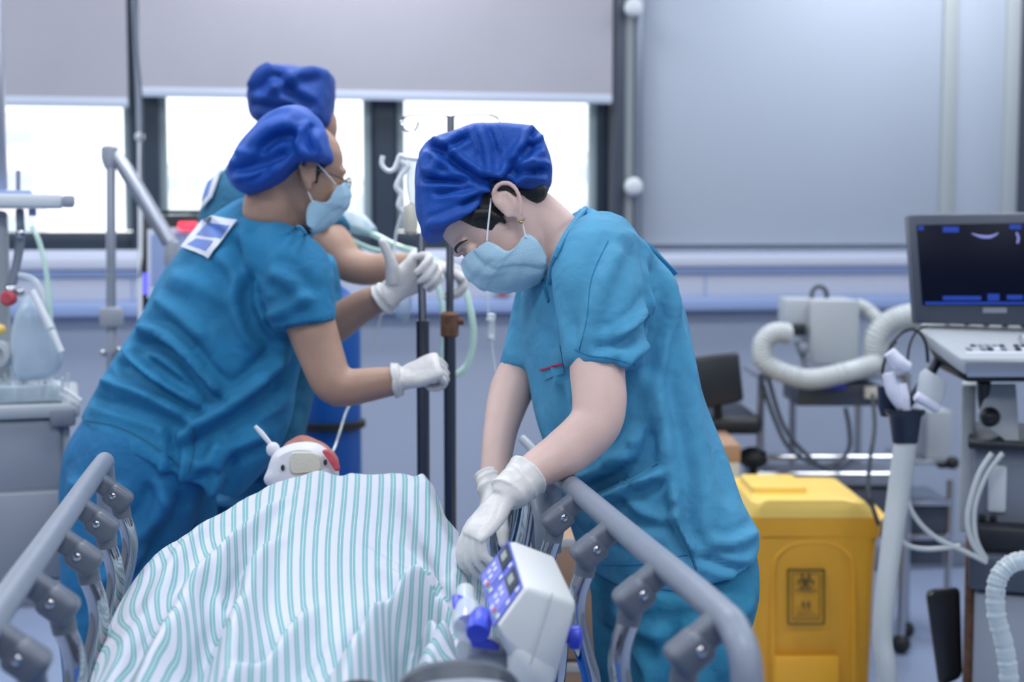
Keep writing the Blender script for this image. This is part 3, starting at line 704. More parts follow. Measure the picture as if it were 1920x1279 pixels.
def hand(wrist, f, n, side, curl, thumb, s=1.0, cuff_to=None, cuff_r=.033, wr=.027, spread=.0):
    """gloved hand: f = finger direction, n = direction the fingers close to, side = towards the thumb"""
    f = V(f).normalized(); n = (V(n)-f*V(n).dot(f)).normalized(); t = (V(side)-f*V(side).dot(f)-n*V(side).dot(n)).normalized()
    mb = MB(); W = V(wrist); q = lambda a, b, c: W+(f*a+t*b+n*c)*s
    rr = []
    for a, hw, ht, cc in ((-.01, .026, .020, 0), (.015, .031, .019, .001), (.04, .039, .0175, .003), (.07, .042, .0145, .002), (.088, .040, .011, .001), (.097, .036, .007, .001)):
        rr.append([q(a, hw*math.copysign(abs(math.cos(x))**.8, math.cos(x)), cc+ht*math.copysign(abs(math.sin(x))**.8, math.sin(x))) for x in [2*math.pi*j/20 for j in range(20)]])
    mb.rings(rr)
    LN = [(.031, .044, .027, .022), (.0105, .048, .031, .023), (-.0105, .045, .029, .022), (-.030, .036, .022, .020)]
    for i, (b, l1, l2, l3) in enumerate(LN):
        c1, c2, c3 = curl[i]; p = q(.082, b*.94, .002); pts = [q(.06, b*.85, .002), p]; a = 0
        sp = (f+t*(b*spread*12)).normalized()
        for L_, c in ((l1, c1), (l2, c2), (l3, c3)):
            a += math.radians(c); p = p+(sp*math.cos(a)+n*math.sin(a))*(L_*s); pts.append(p)
        r0 = .0098 if i < 3 else .0085
        # bend softly at the knuckles
        mb.tube(pts, [r0*s, r0*1.03*s, r0*s*.97, r0*s*.90, r0*s*.74], 12, smooth=4)
        mb.sphere(pts[-1], r0*s*.76, 10)
    tp = [q(.012, .020, .006)]; d0, d1, d2 = thumb
    for L_, dd in ((.040, d0), (.032, d1), (.026, d2)):
        v = f*dd[0]+t*dd[1]+n*dd[2]; tp.append(tp[-1]+v.normalized()*L_*s)
    mb.tube(tp, [.0165*s, .0135*s, .0115*s, .009*s], 12, smooth=4); mb.sphere(tp[-1], .0092*s, 10)
    if cuff_to is not None:
        C = V(cuff_to); dd = C-W
        mb.tube([W+dd*x for x in (-.15, .15, .4, .7, .93, 1.0)], [.024*s, wr, wr*1.04, (wr+cuff_r)/2, cuff_r, cuff_r*1.02], 24)
        # rolled rim and crumples round the cuff
        u = dd.normalized(); a = u.orthogonal().normalized(); b = u.cross(a)
        ring = lambda c, r: [c+a*(r*math.cos(x))+b*(r*math.sin(x)) for x in [2*math.pi*j/24 for j in range(25)]]
        mb.tube(ring(C, cuff_r*.99), .0028, 8)
        for k in range(5):
            x = .15+.15*k; r = wr+(cuff_r-wr)*max(0, x-.3)*1.3
            c = W+dd*x; tilt = (random.random()-.5)*.02
            mb.tube([c+a*(r*math.cos(y))+b*(r*math.sin(y))+u*(tilt*math.cos(y+k)) for y in [k*2.1+j*.22 for j in range(16)]], .0022, 6)
    return mb
def glove_obj(mb, parent, v=.0024, sm=3, m='glove'):
    me = remesh(mb, v, sm); a, nr = get_v(me)
    for i in range(len(a)): a[i] += nr[i]*(.0016*noise.noise(V(a[i])*45)+.0003*noise.noise(V(a[i])*120))
    set_v(me, a); return link('glove', me, m, parent, True, 180)
def solid(o, th=-.003): q = o.modifiers.new('thickness', 'SOLIDIFY'); q.thickness = abs(th); q.offset = -1; return o
# ------------------------------------------------------------------ nurse in front, at the right side of the stretcher
D1 = 2.35
a1 = math.radians(16)
S1 = (-FW*math.cos(a1)+RT*math.sin(a1)); S1 = V((S1.x, S1.y, 0)).normalized()     # towards her near shoulder
N1 = thing('person', 'nurse in front at the right of the stretcher, bending down in bright blue scrubs', 'person', V((P(1260, 900, D1).x, P(1260, 900, D1).y, 0)))
hc = P(947, 403, D1-.075)+FW*.072
T1 = head_frame(hc, RT*-.61+UP*-.79-FW*.12, RT*-.79+UP*.61+FW*.02, 1.0)
body = MB(); head(body, T1)
body.tube([T1 @ V((0, -.03, -.005)), T1 @ V((0, -.03, -.06)), P(1042, 450, D1), P(1085, 490, D1)], [.048, .046, .050, .066], 24, smooth=5)
body.tube([T1 @ V((0, -.01, -.075)), T1 @ V((0, -.025, -.08)), P(1035, 482, D1)], [.02, .032, .040], 20, smooth=4)
prof_loft(body, [((1035, 490), (1092, 440), D1, .06), ((1020, 540), (1160, 460), D1, .14), ((1010, 600), (1215, 510), D1, .16), ((1020, 700), (1265, 620), D1, .145), ((1040, 800), (1310, 740), D1, .135), ((1080, 900), (1350, 860), D1, .15), ((1120, 1000), (1375, 960), D1, .16), ((1130, 1100), (1370, 1060), D1, .16), ((1180, 1180), (1340, 1150), D1, .12)], S1, k=.86)
# near arm: shoulder, elbow, wrist; far arm
W1 = P(946, 932, 2.03); body.tube([P(1125, 480, 2.20), P(1125, 600, 2.15), P(1120, 690, 2.12), P(1124, 755, 2.10), P(1112, 800, 2.09), P(1060, 848, 2.08), P(1000, 885, 2.06), W1], [.055, .048, .0415, .0405, .0385, .036, .0275, .020], 24, smooth=5)
W1b = P(925, 925, 2.36); body.tube([P(1025, 550, 2.50), P(1000, 640, 2.49), P(960, 730, 2.46), P(940, 800, 2.42), P(931, 860, 2.39), W1b], [.040, .036, .0385, .030, .026, .023], 24, smooth=5)
bo = link('body', remesh(body, .0032, 5), 'skin', N1, True, 180)
# tunic
tn = MB()
prof_loft(tn, [((1030, 497), (1098, 388), D1, .078), ((1012, 520), (1128, 403), D1, .125), ((1000, 560), (1176, 440), D1, .176), ((990, 610), (1226, 500), D1, .182), ((990, 660), (1262, 572), D1, .170), ((1003, 720), (1280, 650), D1, .162), ((1018, 790), (1300, 740), D1, .160), ((1045, 870), (1338, 840), D1, .168), ((1068, 940), (1362, 920), D1, .182), ((1092, 1015), (1388, 975), D1, .192), ((1118, 1082), (1378, 1010), D1, .19)], S1, 56, 2.3)
tn.tube([P(1140, 455, 2.27), P(1118, 500, 2.19), P(1124, 560, 2.155), P(1129, 620, 2.14), P(1131, 690, 2.13)], [.055, .070, .069, .063, .0575], 32, smooth=5)
tn.tube([P(1045, 510, 2.46), P(1022, 560, 2.50), P(1000, 640, 2.49), P(984, 704, 2.475)], [.05, .056, .052, .050], 28, smooth=5)
tm = remesh(tn, .0062, 7)
FL1 = [([(1150, 470), (1105, 560), (1075, 660)], .004, 14), ([(1205, 560), (1175, 600), (1120, 640)], .005, 9), ([(1190, 600), (1150, 640), (1090, 650)], -.004, 9), ([(1195, 640), (1170, 655), (1130, 690)], .004, 7),
    ([(1210, 480), (1222, 560), (1208, 640), (1200, 700)], -.010, 12), ([(1140, 450), (1190, 470), (1225, 510), (1240, 560)], .005, 14),
    ([(1060, 700), (1080, 770), (1060, 830)], .005, 12), ([(1180, 800), (1140, 850), (1080, 885)], .009, 14), ([(1210, 790), (1190, 850), (1130, 890), (1090, 905)], -.008, 13), ([(1225, 870), (1170, 890), (1110, 925)], .008, 10),
    ([(1210, 700), (1225, 790), (1240, 870), (1245, 960)], .005, 16), ([(1260, 640), (1275, 760), (1290, 880), (1300, 1000)], .004, 16), ([(1300, 700), (1330, 820), (1350, 940)], -.004, 14),
    ([(1240, 900), (1250, 960), (1280, 1010)], .006, 9), ([(1300, 985), (1340, 990), (1400, 975)], .005, 10), ([(1280, 1010), (1330, 1030), (1380, 1040)], -.004, 8), ([(1100, 960), (1150, 985), (1220, 980)], .004, 12),
    ([(1040, 600), (1050, 660), (1040, 740)], .004, 10), ([(1080, 780), (1110, 830), (1180, 845)], .006, 10), ([(1230, 540), (1265, 640), (1280, 720)], .003, 14), ([(1150, 900), (1190, 940), (1250, 950)], .004, 10)]
folds(tm, [(p, a*1.25, w_) for p, a, w_ in FL1], D1, .0045, 9, (1, 1, .6))
tu = link('tunic', tm, 'scrub', N1, True, 180)
# sleeve, collar, pocket, hem and slit details on the tunic
MB().tube(curve([surf([tu], x, y, .001)[0] for x, y in ((1098, 392), (1062, 440), (1038, 492), (1030, 530))], 4), .0045, 8).obj('collar', 'scrub', tu)
patch([tu], [(1010, 662), (1050, 648), (1058, 700), (1022, 712)], 5, 5, .0005, .0016, 'chest_pocket', 'scrub', tu)
stitch([tu], [(1016, 693), (1035, 688), (1056, 681)], .0017, 'pocket_piping', 'red_line', N1, .0035)
stitch([tu], [(1078, 655), (1110, 668), (1150, 672), (1192, 685)], .0011, 'sleeve_seam', 'scrub_b', tu, .0004)
stitch([tu], [(1130, 922), (1180, 902), (1235, 868)], .0014, 'lower_pocket', 'scrub', tu, .0005)
stitch([tu], [(1140, 452), (1110, 520), (1100, 600), (1085, 660)], .0008, 'shoulder_seam', 'scrub_b', tu, .0004)
stitch([tu], [(1270, 985), (1290, 1025), (1306, 1068)], .0022, 'side_slit', 'scrub_c', tu, .0)
stitch([tu], [(1130, 1060), (1200, 1058), (1290, 1040)], .0010, 'hem_seam', 'scrub_b', tu, .0003)
stitch([tu], [(1012, 500), (1020, 530), (1030, 566)], .0035, 'v_neck_edge', 'scrub_c', tu, .0)
# strap flap on the back
MB().hull([P(1192, 438, 2.34), P(1225, 462, 2.34), P(1272, 513, 2.33), P(1246, 530, 2.34), P(1225, 500, 2.44), P(1190, 447, 2.44)], bev=.001).obj('back_tie', 'scrub_b', N1)
tr = MB()
prof_loft(tr, [((1135, 1000), (1370, 960), D1, .16), ((1125, 1060), (1388, 1030), D1, .172), ((1128, 1130), (1390, 1100), D1, .17), ((1140, 1180), (1382, 1150), D1, .15)], S1)
zf = lambda px, py, d, z: V((P(px, py, d).x, P(px, py, d).y, z))
for (x, d) in ((1290, D1-.10), (1215, D1+.10)):
    tr.tube([P(x, 1100, d), P(x-5, 1200, d), P(x-10, 1320, d), zf(x+10, 1300, d, .30), zf(x+20, 1300, d, .10)], [.098, .093, .08, .068, .065], 24, smooth=4)
trm = folds(remesh(tr, .007, 6), [([(1140, 1130), (1200, 1150), (1300, 1130)], .005, 14), ([(1240, 1120), (1245, 1200), (1240, 1280)], -.01, 14), ([(1170, 1180), (1200, 1220), (1190, 1279)], .006, 12), ([(1390, 1090), (1340, 1150), (1320, 1230)], .005, 16)], D1, .008, 9, (1, 1, .5))
link('trousers', trm, 'trouser', N1, True, 180)
for (x, d) in ((1300, D1-.10), (1225, D1+.10)):
    c = zf(x, 1300, d, .045); MB().sphere(c-RT*.05, (.12, .045, .045), 16, rot=Matrix.Rotation(-YAW, 3, 'Z')).obj('shoe', 'white_plastic', N1)
# hair, cap
hm = MB(); rr = []
for z, f, b, hw in HT[4:]:
    c = (f+b)/2-.004; a = (f-b)/2+.001; r = []
    for j in range(40):
        t = 2*math.pi*j/40; cy, sx = math.cos(t), math.sin(t)
        r.append(T1 @ V(((hw+.0035)*math.copysign(abs(sx)**.89, sx), min(c+a*math.copysign(abs(cy)**.89, cy), .052+ (z-.02)*.5), z)))
    rr.append(r)
hm.rings(rr[3:])
hm.tube([T1 @ V((-.071, .040, .042)), T1 @ V((-.0725, .024, .022)), T1 @ V((-.0715, .018, .0)), T1 @ V((-.069, .019, -.014))], [.012, .008, .005, .002], 10, smooth=4)
hm.sphere(T1 @ V((-.035, -.052, -.004)), (.033, .034, .026), 14)
link('hair', remesh(hm, .0035, 3), 'hair', N1, True, 180)
capo = [P(x, y, D1) for x, y in ((800, 448), (786, 415), (778, 372), (779, 340), (784, 305), (800, 275), (835, 262), (875, 250), (930, 246), (985, 247), (1006, 256), (1020, 275), (1030, 300), (1034, 325), (1032, 350), (1012, 368), (992, 376), (957, 366), (932, 366), (912, 380), (892, 410), (850, 437))]
CL1 = [([(800, 282), (832, 297), (865, 325), (905, 348), (950, 355)], -.011, 7), ([(832, 297), (855, 285), (880, 270)], -.006, 6), ([(795, 345), (840, 352), (890, 352), (945, 350)], -.008, 6), ([(820, 372), (870, 366), (930, 358)], -.006, 6), ([(865, 398), (900, 380), (935, 365)], -.005, 5),
    ([(950, 352), (975, 335), (1005, 332), (1030, 335)], -.010, 7), ([(950, 348), (970, 318), (990, 295), (1010, 280)], -.010, 8), ([(1008, 258), (992, 275), (988, 300)], -.007, 6), ([(900, 255), (915, 300), (920, 345)], .004, 8), ([(880, 255), (892, 280), (897, 300)], .003, 4), ([(925, 250), (935, 280), (940, 300)], .003, 4),
    ([(800, 300), (810, 330), (830, 310)], .006, 10), ([(970, 300), (985, 330), (1000, 310)], .008, 12), ([(800, 430), (850, 415), (900, 390), (925, 375)], .004, 6)]
cap_mesh(capo, T1.to_3x3() @ V((1, 0, 0)), .096, D1, .17, CL1, 'cap', 'cap', N1, P(900, 330, D1)+FW*.0, .0035)
mk1 = mask_mesh(T1, 'face_mask', N1); loops(T1, (-1, 1), N1)
# brow, lashes, earring
MB().tube([T1 @ V((-.018, .0965, .026)), T1 @ V((-.034, .0955, .031)), T1 @ V((-.050, .0865, .029)), T1 @ V((-.059, .075, .022))], [.0014, .0026, .0024, .0006], 8, smooth=4).obj('eyebrow', 'hair', N1)
MB().tube([T1 @ V((-.018, .0945, .004)), T1 @ V((-.032, .0945, -.0015)), T1 @ V((-.046, .0865, .000)), T1 @ V((-.056, .074, .003))], [.001, .0018, .0022, .001], 8, smooth=4).obj('eyelashes', 'hair', N1)
MB().tube([T1 @ V((.018, .0935, .028)), T1 @ V((.034, .0925, .034)), T1 @ V((.050, .082, .031))], [.0014, .0026, .001], 8, smooth=4).obj('eyebrow', 'hair', N1)
MB().sphere(T1 @ V((-.089, .006, -.030)), .0028, 10).obj('earring', 'gold', N1)
# gloves
gl = hand(W1, RT*-.58+UP*-.66-FW*.25, RT*.45-UP*.60+FW*.35, FW*.7-RT*.5+UP*.3, [(24, 34, 25), (32, 38, 25), (40, 42, 25), (48, 44, 25)], ((.7, .7, .2), (.9, .3, .4), (.9, .0, .5)), .78, P(990, 891, 2.058), .0325, .0280)
glove_obj(gl, N1)
gl = hand(W1b+V((0, 0, -.0)), P(903, 985, 2.34)-W1b, RT*.6-UP*.3, FW*-1+RT*.3, [(30, 40, 25), (35, 45, 25), (40, 45, 25), (40, 40, 20)], ((.6, .7, .3), (.9, .2, .4), (.9, 0, .4)), .95, P(924, 894, 2.38), .029, .0265)
glove_obj(gl, N1)
# ------------------------------------------------------------------ nurse at the left, leaning over the head end
D2 = 2.98
a2_ = math.radians(18)
S2 = (-FW*math.cos(a2_)+RT*math.sin(a2_)); S2 = V((S2.x, S2.y, 0)).normalized()
N2 = thing('person', 'nurse at the left leaning towards the drip poles, lower blue cap, badge on her back', 'person', V((P(240, 900, D2).x, P(240, 900, D2).y, 0)))
f2 = (RT*.84+FW*.48-UP*.16).normalized(); u2 = UP*.98+RT*.14; x2 = f2.cross(u2).normalized()
DH = 2.84
T2 = head_frame(P(578, 330, DH)-x2*.072, f2, u2, 1.0)
body = MB(); head(body, T2)
body.tube([T2 @ V((0, -.035, -.02)), T2 @ V((0, -.045, -.08)), P(520, 420, 2.92), P(500, 470, 2.95)], [.052, .052, .06, .08], 24, smooth=5)
prof_loft(body, [((550, 440), (480, 400), D2, .08), ((560, 520), (400, 440), D2, .16), ((545, 620), (330, 540), D2, .17), ((520, 720), (270, 640), D2, .15), ((480, 820), (210, 740), D2, .15), ((400, 900), (160, 830), D2, .16), ((350, 960), (150, 930), D2, .15)], S2, k=.86)
body.tube([P(555, 510, 2.83), P(580, 600, 2.80), P(602, 665, 2.79), P(622, 715, 2.78), P(645, 727, 2.78), P(700, 720, 2.78), P(748, 713, 2.78)], [.058, .050, .045, .041, .038, .033, .027], 22, smooth=5)
body.tube([P(560, 530, 3.12), P(590, 610, 3.10), P(620, 612, 3.08), P(670, 580, 3.05), P(722, 553, 3.02)], [.05, .044, .042, .036, .028], 22, smooth=5)
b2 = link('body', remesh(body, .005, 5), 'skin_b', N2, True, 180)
tn = MB()
prof_loft(tn, [((548, 425), (470, 368), D2, .085), ((575, 450), (435, 378), D2, .13), ((600, 500), (385, 415), D2, .185), ((588, 590), (322, 490), D2, .19), ((568, 665), (268, 580), D2, .18), ((548, 735), (226, 660), D2, .178), ((535, 795), (195, 705), D2, .178), ((505, 858), (168, 750), D2, .185), ((440, 925), (150, 788), D2, .19)], S2, 56, 2.25)
tn.tube([P(505, 470, 2.86), P(550, 505, 2.81), P(562, 555, 2.79), P(572, 612, 2.785)], [.065, .076, .068, .061], 30, smooth=5)
tn.tube([P(575, 490, 3.08), P(585, 540, 3.10), P(592, 590, 3.10)], [.06, .062, .056], 24, smooth=5)
tm = remesh(tn, .0068, 7)
FL2 = [([(270, 620), (330, 625), (380, 660), (420, 710), (460, 740)], .011, 10), ([(280, 645), (340, 655), (390, 690), (430, 740)], -.010, 9), ([(245, 650), (290, 680), (350, 720), (420, 760)], .009, 9), ([(225, 680), (280, 700), (340, 735)], -.008, 8), ([(200, 715), (260, 725), (330, 745), (400, 780)], .008, 9),
    ([(180, 745), (250, 755), (330, 775), (390, 800)], -.006, 9), ([(500, 520), (490, 570), (510, 620), (535, 650)], -.010, 10), ([(480, 440), (500, 500), (490, 560)], .005, 12), ([(430, 480), (470, 520), (480, 600), (500, 680)], .005, 14),
    ([(380, 800), (450, 760), (520, 700), (555, 660)], .009, 12), ([(370, 840), (440, 800), (510, 750), (545, 720)], -.008, 12), ([(400, 870), (460, 830), (520, 800)], .008, 12), ([(355, 790), (365, 840), (358, 890)], -.009, 9), ([(430, 800), (440, 860), (420, 915)], .009, 12),
    ([(300, 560), (360, 590), (420, 640)], .004, 12), ([(540, 520), (580, 540), (610, 580)], .004, 12), ([(520, 600), (560, 590), (620, 560)], .004, 10), ([(330, 520), (400, 540), (470, 580)], .003, 16)]
folds(tm, [(p, a*1.5, w_) for p, a, w_ in FL2], D2, .007, 9)
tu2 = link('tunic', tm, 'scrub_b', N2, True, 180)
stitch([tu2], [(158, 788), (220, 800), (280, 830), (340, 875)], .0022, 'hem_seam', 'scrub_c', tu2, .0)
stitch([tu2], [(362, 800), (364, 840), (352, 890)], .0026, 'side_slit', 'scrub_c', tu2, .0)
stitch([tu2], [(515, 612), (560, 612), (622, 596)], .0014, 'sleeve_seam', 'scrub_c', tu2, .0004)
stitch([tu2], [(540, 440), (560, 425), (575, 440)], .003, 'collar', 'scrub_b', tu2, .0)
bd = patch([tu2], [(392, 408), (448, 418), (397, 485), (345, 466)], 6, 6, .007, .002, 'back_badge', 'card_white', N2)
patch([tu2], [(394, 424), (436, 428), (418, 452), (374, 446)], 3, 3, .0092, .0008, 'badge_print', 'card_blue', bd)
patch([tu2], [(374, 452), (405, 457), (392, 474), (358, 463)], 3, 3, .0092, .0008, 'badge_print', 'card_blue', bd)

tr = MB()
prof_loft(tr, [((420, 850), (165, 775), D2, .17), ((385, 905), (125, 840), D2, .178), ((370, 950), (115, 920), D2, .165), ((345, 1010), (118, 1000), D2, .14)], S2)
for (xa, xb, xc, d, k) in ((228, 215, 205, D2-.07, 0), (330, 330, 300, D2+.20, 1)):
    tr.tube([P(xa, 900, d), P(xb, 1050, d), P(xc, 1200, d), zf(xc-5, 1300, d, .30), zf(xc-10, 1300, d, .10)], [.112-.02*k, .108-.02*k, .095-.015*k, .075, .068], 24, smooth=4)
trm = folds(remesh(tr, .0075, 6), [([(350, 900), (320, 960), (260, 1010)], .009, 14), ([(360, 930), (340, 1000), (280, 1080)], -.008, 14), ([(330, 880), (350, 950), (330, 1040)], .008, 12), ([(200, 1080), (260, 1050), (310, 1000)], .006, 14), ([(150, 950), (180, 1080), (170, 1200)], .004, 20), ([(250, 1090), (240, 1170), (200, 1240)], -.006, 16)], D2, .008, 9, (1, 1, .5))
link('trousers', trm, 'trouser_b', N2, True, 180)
for (x, d) in ((200, D2-.07), (290, D2+.20)):
    MB().sphere(zf(x, 1300, d, .045)+RT*.05, (.12, .045, .045), 16, rot=Matrix.Rotation(-YAW, 3, 'Z')).obj('shoe', 'white_plastic', N2)
capo = [P(x, y, DH) for x, y in ((430, 335), (426, 322), (438, 295), (455, 268), (478, 240), (508, 213), (540, 199), (575, 205), (603, 230), (616, 262), (623, 292), (620, 303), (603, 308), (580, 306), (560, 316), (535, 338), (505, 355), (470, 363), (445, 356))]
CL2 = [([(440, 330), (480, 325), (520, 310), (560, 290)], -.008, 9), ([(450, 350), (490, 345), (520, 325)], -.006, 7), ([(470, 300), (500, 265), (530, 245), (560, 240)], .007, 12), ([(500, 300), (530, 270), (575, 265)], -.006, 9), ([(600, 240), (590, 270), (600, 300)], -.006, 7), ([(575, 250), (570, 280), (580, 300)], .005, 7), ([(455, 290), (480, 300), (500, 290)], .004, 8)]
cap_mesh(capo, FW, .095, DH, .38, CL2, 'cap', 'cap', N2, P(535, 285, DH)+FW*.02)
mask_mesh(T2, 'face_mask', N2); loops(T2, (-1, 1), N2)
hs = MB().tube([T2 @ V((.067, .03, .035)), T2 @ V((.070, .018, .01)), T2 @ V((.070, .02, -.01))], [.010, .006, .002], 8, smooth=4)
hs.sphere(T2 @ V((0, -.07, -.02)), (.05, .03, .03), 12); hs.obj('hair', 'hair', N2)
def glasses(T, parent):
    g = MB()
    for s in (-1, 1):
        g.tube([T @ V((s*.032+.023*math.cos(x), .103-.004*abs(math.cos(x)), .002+.018*math.sin(x))) for x in [2*math.pi*j/20 for j in range(21)]], .0012, 6)
        g.tube([T @ V((s*.055, .098, .008)), T @ V((s*.074, .06, .012)), T @ V((s*.079, .01, .016))], .0014, 6)
    g.tube([T @ V((-.009, .105, .006)), T @ V((0, .110, .009)), T @ V((.009, .105, .006))], .0012, 6)
    o = g.obj('glasses', 'dark_steel', parent); l = MB()
    for s in (-1, 1): l.lathe(T @ V((s*.032, .1015, .002)), T.to_3x3() @ V((0, 1, 0)), [(.001, 0), (.022, 0), (.022, .001), (.001, .001)], 20)
    l.obj('lenses', 'glass', o)
glasses(T2, N2)
Wn = P(752, 712, 2.78)
glove_obj(hand(Wn, RT*.86+UP*.35-FW*.1, FW*.6+UP*-.5+RT*.3, UP*.8-FW*.3, [(72, 85, 50), (75, 88, 50), (78, 88, 50), (80, 85, 50)], ((.75, .5, .3), (.8, .0, .6), (.7, -.3, .7)), .86, P(739, 714, 2.78), .0335, .030), N2, .0028)
Wf = P(738, 547, 3.01)
glove_obj(hand(Wf, RT*.72+UP*.62, RT*.35-FW*.8-UP*.35, UP*.8-RT*.6, [(55, 80, 40), (60, 82, 40), (60, 82, 40), (62, 80, 35)], ((.55, .8, 0), (.35, .9, -.1), (.25, .95, -.1)), .98, P(716, 562, 3.02), .0345, .029), N2, .0028)
# ------------------------------------------------------------------ nurse at the back, beyond the head end
D3 = 3.42
a3 = math.radians(25)
S3 = (-FW*math.cos(a3)+RT*math.sin(a3)); S3 = V((S3.x, S3.y, 0)).normalized()
N3 = thing('person', 'nurse furthest back, taller boxy blue cap, standing behind the leaning nurse', 'person', V((P(490, 900, D3).x, P(490, 900, D3).y, 0)))
f3 = (RT*.80+FW*.50-UP*.33).normalized(); u3 = UP*.93+RT*.36; x3 = f3.cross(u3).normalized()
T3 = head_frame(P(572, 262, D3-.03)-x3*.072, f3, u3, 1.0)
body = MB(); head(body, T3)
body.tube([T3 @ V((0, -.035, -.02)), T3 @ V((0, -.045, -.09)), P(500, 360, D3), P(490, 420, D3)], [.052, .052, .06, .08], 24, smooth=5)
prof_loft(body, [((560, 380), (450, 340), D3, .08), ((590, 450), (420, 400), D3, .17), ((590, 560), (400, 500), D3, .17), ((570, 680), (390, 640), D3, .15), ((555, 800), (385, 780), D3, .15), ((550, 900), (390, 900), D3, .16)], S3, k=.86)
body.tube([P(580, 430, 3.28), P(620, 455, 3.24), P(650, 492, 3.22), P(690, 505, 3.2), P(740, 500, 3.18), P(790, 498, 3.15)], [.055, .048, .042, .037, .032, .026], 20, smooth=5)
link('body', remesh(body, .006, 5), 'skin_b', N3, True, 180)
tn = MB()
prof_loft(tn, [((560, 350), (440, 305), D3, .095), ((605, 400), (398, 345), D3, .18), ((625, 480), (378, 420), D3, .20), ((615, 580), (380, 520), D3, .19), ((590, 680), (385, 650), D3, .18), ((565, 780), (385, 770), D3, .18), ((545, 880), (385, 870), D3, .19)], S3, 50, 2.3)
tn.tube([P(560, 405, 3.32), P(595, 425, 3.27), P(622, 450, 3.24)], [.07, .066, .055], 24, smooth=4)
tm = folds(remesh(tn, .008, 6), [([(500, 820), (530, 780), (560, 740)], .008, 12), ([(520, 860), (540, 800), (550, 750)], -.008, 12), ([(600, 430), (620, 440), (640, 430)], .005, 8)], D3, .006, 9)
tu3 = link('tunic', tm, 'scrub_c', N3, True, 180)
bd = patch([tu3], [(402, 338), (418, 322), (402, 372), (382, 395)], 4, 4, .006, .004, 'shoulder_badge', 'card_white', N3)
patch([tu3], [(396, 345), (406, 338), (396, 368), (385, 378)], 3, 3, .0105, .001, 'badge_print', 'card_blue', bd)
tr = MB()
prof_loft(tr, [((540, 860), (390, 850), D3, .17), ((540, 930), (385, 930), D3, .17), ((530, 990), (390, 990), D3, .15)], S3)
for dd, x in ((-.10, 450), (.10, 490)): tr.tube([P(x, 940, D3+dd), P(x, 1100, D3+dd), zf(x, 1100, D3+dd, .10)], [.10, .085, .068], 20, smooth=3)
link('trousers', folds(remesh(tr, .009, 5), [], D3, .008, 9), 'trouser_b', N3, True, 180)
for dd, x in ((-.10, 450), (.10, 490)): MB().sphere(zf(x, 1100, D3+dd, .045)+RT*.05, (.12, .045, .045), 16, rot=Matrix.Rotation(-YAW, 3, 'Z')).obj('shoe', 'white_plastic', N3)
capo = [P(x, y, D3) for x, y in ((468, 205), (467, 175), (478, 148), (498, 132), (520, 126), (565, 127), (610, 133), (624, 140), (627, 165), (625, 200), (620, 228), (613, 240), (590, 236), (540, 234), (500, 236), (480, 226))]
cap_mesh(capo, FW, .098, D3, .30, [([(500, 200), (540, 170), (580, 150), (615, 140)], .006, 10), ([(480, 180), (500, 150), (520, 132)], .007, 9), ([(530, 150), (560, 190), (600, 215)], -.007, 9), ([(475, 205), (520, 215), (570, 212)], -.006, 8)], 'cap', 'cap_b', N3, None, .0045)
mask_mesh(T3, 'face_mask', N3); glasses(T3, N3)
W3 = P(792, 498, 3.15)
glove_obj(hand(W3, RT*.95-UP*.15, -FW*.2-UP*.9, -FW*.8+UP*.3, [(50, 70, 30), (52, 74, 30), (55, 74, 30), (58, 74, 30)], ((.8, .4, .1), (.9, .2, .2), (.9, 0, .4)), .9, P(775, 498, 3.16), .032, .029), N3, .0032)
# ================================================================== drip stands between the nurses
def drip_stand(px_top, px_bot, ytop, d, label, hooks, name='drip_stand'):
    a = P(px_bot, 900, d); t = thing(name, label, 'drip stand', V((a.x, a.y, 0)), None)
    tp = P(px_top, ytop, d); x, y = a.x, a.y
    MB().tube([(x, y, .10), (x, y, HCAM-.19)], .0135, 14).obj('lower_pole', 'dark_steel', t)
    MB().tube([(x, y, HCAM-.2), (tp.x, tp.y, tp.z)], .0085, 12).obj('upper_pole', 'dark_steel', t)
    if hooks: MB().lathe((x, y, HCAM-.235), (0, 0, 1), [(.014, 0), (.02, .004), (.02, .05), (.014, .056)]).tube([(x, y, HCAM-.2), (x+.03, y-.008, HCAM-.2)], .008, 10).obj('height_clamp', 'rust', t)
    MB().lathe((x, y, .07), (0, 0, 1), [(.02, 0), (.03, .01), (.03, .05), (.015, .06)]).obj('hub', 'steel', t)
    for k in range(5):
        an = k*2*math.pi/5+.3; e = V((x+.26*math.cos(an), y+.26*math.sin(an), .07))
        l = MB().tube([(x, y, .10), e+V((0, 0, .01))], .010, 10).obj('leg', 'steel', t)
        MB().tube([e+V((-.01, 0, -.042)), e+V((.01, 0, -.042))], .026, 14).tube([e, e+V((0, 0, -.03))], .006, 8).obj('caster', 'rubber', l)
    if hooks:
        for s in (-1, 1):
            MB().tube([tp, tp+RT*(s*.04)+UP*.004, tp+RT*(s*.09)+UP*.002, tp+RT*(s*.108)-UP*.012, tp+RT*(s*.098)-UP*.032, tp+RT*(s*.078)-UP*.03, tp+RT*(s*.07)-UP*.012], .0026, 8, smooth=5).obj('hook', 'chrome', t)
    return t
drip_stand(845, 844, 218, 3.12, 'dark drip stand with chrome hooks at the top, gripped by the rearmost nurse', True)
t = drip_stand(789, 794, 438, 2.99, 'dark drip stand without hooks, gripped by the leaning nurse with both gloves', False)
